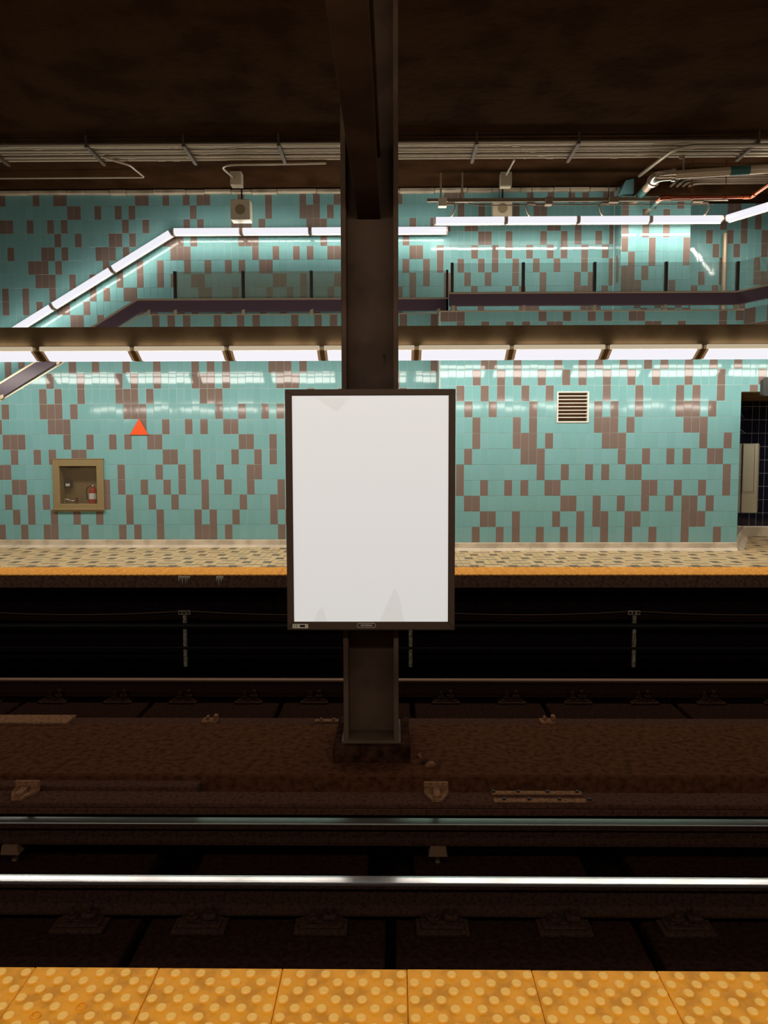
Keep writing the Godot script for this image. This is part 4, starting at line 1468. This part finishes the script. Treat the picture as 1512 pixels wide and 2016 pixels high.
func wall_fittings() -> void:
	# fire hose cabinet set into the left wall
	var z := -10.695
	var t := thing("fire_cabinet", "brass coloured fire cabinet with a glazed door set into the left wall", "cabinet", Vector3(-4.393, 0.506, z))
	var s := Shape.new()
	for q in [[-0.355, 0, -0.262, 0.731], [0.258, 0, 0.355, 0.731], [-0.262, 0, 0.258, 0.107], [-0.262, 0.632, 0.258, 0.731]]:
		s.span(Vector3(q[0], q[1], 0), Vector3(q[2], q[3], 0.03), 0.004)
	part("frame", s, M.cabinet, t)
	s = Shape.new()
	s.span(Vector3(-0.36, 0.02, 0.02), Vector3(0.36, 0.045, 0.042), 0.004)
	part("ledge", s, M.cabinet, t)
	s = Shape.new()
	s.span(Vector3(-0.36, 0.725, 0.0), Vector3(0.36, 0.74, 0.036), 0.004)
	part("ledge", s, M.cabinet, t)
	s = Shape.new()
	s.span(Vector3(-0.28, 0.09, -0.22), Vector3(0.275, 0.65, -0.2))
	s.span(Vector3(-0.28, 0.09, -0.2), Vector3(-0.268, 0.65, 0))
	s.span(Vector3(0.262, 0.09, -0.2), Vector3(0.275, 0.65, 0))
	s.span(Vector3(-0.28, 0.09, -0.2), Vector3(0.275, 0.103, 0))
	s.span(Vector3(-0.28, 0.64, -0.2), Vector3(0.275, 0.65, 0))
	part("recess", s, M.cabinet_in, t)
	s = Shape.new()
	s.span(Vector3(-0.262, 0.107, 0.006), Vector3(0.258, 0.632, 0.010))
	part("glass_pane", s, M.cabinet_glass, t)
	var e := thing("fire_extinguisher", "red fire extinguisher with a white label standing in the wall cabinet", "extinguisher", Vector3(-4.24, 0.609, -10.80))
	s = Shape.new()
	s.lathe([Vector2(0, 0), Vector2(0.05, 0), Vector2(0.056, 0.012), Vector2(0.056, 0.165), Vector2(0.05, 0.195), Vector2(0.03, 0.222), Vector2(0.018, 0.228), Vector2(0.016, 0.24), Vector2(0, 0.24)], 20)
	part("cylinder", s, M.red, e)
	s = Shape.new()
	for k in 12:
		var a0 := deg_to_rad(20 + k * 11.6)
		var a1 := deg_to_rad(20 + (k + 1) * 11.6)
		var d0 := Vector3(cos(a0), 0, sin(a0))
		var d1 := Vector3(cos(a1), 0, sin(a1))
		s.tri(d0 * 0.0575 + Vector3(0, 0.065, 0), d1 * 0.0575 + Vector3(0, 0.065, 0), d1 * 0.0575 + Vector3(0, 0.148, 0), d0, d1, d1)
		s.tri(d0 * 0.0575 + Vector3(0, 0.065, 0), d1 * 0.0575 + Vector3(0, 0.148, 0), d0 * 0.0575 + Vector3(0, 0.148, 0), d0, d1, d0)
	part("label_wrap", s, M.white, e)
	s = Shape.new()
	s.lathe([Vector2(0.016, 0.238), Vector2(0.02, 0.245), Vector2(0.014, 0.262), Vector2(0, 0.264)], 12)
	s.xf = Transform3D(Basis(Vector3(0, 0, 1), 0.15), Vector3(0, 0.262, 0))
	s.span(Vector3(0, 0, -0.008), Vector3(0.085, 0.008, 0.008), 0.002)
	s.span(Vector3(0.0, -0.02, -0.007), Vector3(0.075, -0.013, 0.007), 0.002)
	part("valve_lever", s, M.brass, e)
	s = Shape.new()
	s.tube(bent([Vector3(-0.01, 0.25, 0.01), Vector3(-0.085, 0.235, 0.02), Vector3(-0.078, 0.09, 0.03), Vector3(-0.066, 0.06, 0.03)], 0.05), 0.008, 8)
	part("hose", s, M.black, e)
	# hose valves and lamp box inside
	t = thing("hose_valve", "silver hose valve with an orange wheel lying on the cabinet floor", "valve", Vector3(-4.60, 0.645, -10.80))
	s = Shape.new()
	s.tube(PackedVector3Array([Vector3(-0.05, 0, 0), Vector3(0.1, 0, 0)]), 0.014, 10)
	s.tube(bent([Vector3(-0.045, -0.03, 0.02), Vector3(-0.03, 0.035, 0.03), Vector3(0.045, 0.01, 0.03)], 0.03), 0.014, 10)
	part("body", s, M.brass, t)
	s = Shape.new()
	s.xf = Transform3D(Basis(Vector3(0, 0, 1), PI / 2), Vector3(0.125, 0.008, 0))
	var ring := PackedVector3Array()
	for k in 21:
		ring.append(Vector3(cos(TAU * k / 20.0) * 0.04, 0, sin(TAU * k / 20.0) * 0.04))
	s.tube(ring, 0.008, 8)
	s.tube(PackedVector3Array([Vector3(-0.04, 0, 0), Vector3(0.04, 0, 0)]), 0.006, 6)
	s.tube(PackedVector3Array([Vector3(0, 0, -0.04), Vector3(0, 0, 0.04)]), 0.006, 6)
	part("wheel", s, M.copper, t)
	t = thing("hose_valve", "reddish hose valve wheel at the top left inside the wall cabinet", "valve", Vector3(-4.585, 1.112, -10.80))
	s = Shape.new()
	s.xf = Transform3D(Basis(Vector3.RIGHT, PI / 2), Vector3.ZERO)
	ring = PackedVector3Array()
	for k in 17:
		ring.append(Vector3(cos(TAU * k / 16.0) * 0.024, 0, sin(TAU * k / 16.0) * 0.024))
	s.tube(ring, 0.007, 8)
	part("wheel", s, M.copper, t)
	s = Shape.new()
	s.tube(PackedVector3Array([Vector3(0, 0, -0.08), Vector3(0, 0, 0.01)]), 0.014, 10)
	s.tube(PackedVector3Array([Vector3(0, 0.0, -0.05), Vector3(0.13, 0.008, -0.05)]), 0.028, 10)
	part("body", s, M.black, t)
	t = thing("lamp_box", "small black and white box on the cabinet's left side inside", "electrical box", Vector3(-4.60, 0.83, -10.83))
	s = Shape.new()
	s.span(Vector3(-0.05, 0, -0.03), Vector3(0.05, 0.11, 0.02), 0.004)
	part("body", s, M.black, t)
	s = Shape.new()
	s.span(Vector3(-0.03, 0.025, 0.02), Vector3(0.03, 0.062, 0.026), 0.002)
	part("face_plate", s, M.white, t)

	# orange triangle
	s = Shape.new()
	var tri := poly([Vector2(-3.655, 1.571), Vector2(-3.40, 1.571), Vector2(-3.523, 1.797)])
	s.prism(tri, -10.690, -10.678)
	solo("triangle_sign", s, M.orange, "plain bright orange triangle plate fixed on the left tiled wall", "sign")

	# ventilation grille in the right wall
	t = thing("vent_grille", "square cream louvred vent set in the right tiled wall", "vent", Vector3(2.38, 1.911, -10.297))
	s = Shape.new()
	for q in [[-0.212, -0.206, -0.192, 0.206], [0.192, -0.206, 0.212, 0.206], [-0.192, -0.206, 0.192, -0.188], [-0.192, 0.190, 0.192, 0.206]]:
		s.span(Vector3(q[0], q[1], -0.02), Vector3(q[2], q[3], 0.012), 0.003)
	part("frame", s, M.vent, t)
	s = Shape.new()
	s.span(Vector3(-0.195, -0.19, -0.10), Vector3(0.195, 0.192, -0.08))
	part("shade_back", s, M.vent_shade, t)  # brown plate standing in for the shaded louvre undersides
	for k in 8:
		var y: float = 0.190 - k * 0.0472
		s = Shape.new()
		s.prism(poly([Vector2(0.008, y - 0.0480), Vector2(0.008, y - 0.0370), Vector2(-0.060, y - 0.0380), Vector2(-0.060, y - 0.0410)]), -0.192, 0.192, side())
		if k < 7:
			part("slat", s, M.vent, t)

	# stainless box on the splayed side of the passage, its narrow end towards the tracks
	var along := Vector3(0.443, 0, -0.897).normalized()
	t = thing("steel_cabinet", "tall stainless steel wall cabinet on the passage's splayed side", "cabinet", Vector3(4.6, 0.445, -10.31) + along * 0.94)
	t.transform.basis = Basis(-along.cross(Vector3.UP).cross(Vector3.UP).cross(Vector3.UP), Vector3.UP, -along)
	s = Shape.new()
	s.span(Vector3(0.006, 0, -0.55), Vector3(0.215, 0.995, 0), 0.006)
	part("body", s, M.stainless, t)
	s = Shape.new()
	s.span(Vector3(0.014, 0.31, 0), Vector3(0.165, 0.985, 0.012), 0.004)
	part("door", s, M.stainless, t)
	s = Shape.new()
	s.span(Vector3(0.168, 0.30, 0), Vector3(0.184, 0.99, 0.018), 0.002)
	part("hinge_strip", s, M.brass, t)
	s = Shape.new()
	s.span(Vector3(0.014, 0.296, 0), Vector3(0.19, 0.306, 0.018), 0.002)
	part("lower_edge", s, M.brass, t)


func under_platform() -> void:
	var o := setting("wall_underplatform", "black recess wall below the far platform edge", "wall")
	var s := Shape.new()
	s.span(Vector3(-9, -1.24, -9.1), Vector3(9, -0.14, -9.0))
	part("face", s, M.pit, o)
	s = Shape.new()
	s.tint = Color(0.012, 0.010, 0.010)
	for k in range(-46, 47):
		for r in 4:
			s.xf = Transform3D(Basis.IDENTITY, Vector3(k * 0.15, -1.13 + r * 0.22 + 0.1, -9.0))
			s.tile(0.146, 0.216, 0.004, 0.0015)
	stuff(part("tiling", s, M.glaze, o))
	var spots := [-2.397, 0.195, 2.747]
	var lab := ["pale cable post under the far platform left of the poster", "pale cable post under the far platform right of the column", "pale cable post under the far platform at right"]
	for k in 3:
		var x: float = spots[k]
		var t := thing("cable_post", lab[k], "post", Vector3(x, -1.15, -8.70), "posts under the far platform")
		s = Shape.new()
		s.span(Vector3(-0.02, -0.0, -0.02), Vector3(0.02, 0.60, 0.02), 0.003)
		part("shaft", s, M.post_pale, t)
		s = Shape.new()
		s.span(Vector3(-0.075, 0.605, -0.012), Vector3(0.065, 0.655, 0.012), 0.003)
		var p := part("holed_plate", s, M.post_pale, t)
		for j in 3:
			s = Shape.new()
			s.xf = Transform3D(Basis(Vector3.RIGHT, PI / 2), Vector3(-0.05 + j * 0.045, 0.63, 0.0125))
			s.lathe([Vector2(0.016, 0), Vector2(0.016, 0.001), Vector2(0, 0.001)], 14)
			part("hole", s, M.black, p)
	var pipes := [[-0.655, -8.62, 0.030], [-0.915, -8.64, 0.012]]
	for k in 2:
		tube_thing("service_pipe", PackedVector3Array([Vector3(-8.9, pipes[k][0], pipes[k][1]), Vector3(8.9, pipes[k][0], pipes[k][1])]), pipes[k][2], M.black, ["thick black pipe crossing the posts under the far platform", "thin black pipe crossing the posts low under the far platform"][k], "pipe")
	var rise := [-0.505, -0.55, -0.585]
	for k in 3:
		var pts := PackedVector3Array()
		for j in 73:
			var x := -7.5 + j * 0.2083
			var ph := fposmod((x - 0.195) / 2.58, 1.0)
			pts.append(Vector3(x, rise[k] - 0.045 * (4.0 * ph * (1.0 - ph)), -8.725 - k * 0.03))
		tube_thing("slung_cable", pts, 0.006 + k * 0.003, M.rail_dull if k == 0 else M.rail_rust, ["thin pale cable slung between the posts under the far platform", "dark cable slung just below the pale one", "thicker lowest dark cable slung between the posts"][k], "cable", "")
	s = Shape.new()
	for k in range(-50, 51):
		var x := k * 0.11
		var ring := PackedVector3Array()
		for j in 9:
			ring.append(Vector3(x + cos(TAU * j / 8.0) * 0.018, -0.60 + sin(TAU * j / 8.0) * 0.03, -8.77))
		s.tube(ring, 0.003, 4)
	var h := solo("cable_hangers", s, M.rail_rust, "long row of tiny dark wire hangers under the slung cables", "hangers")
	stuff(h)
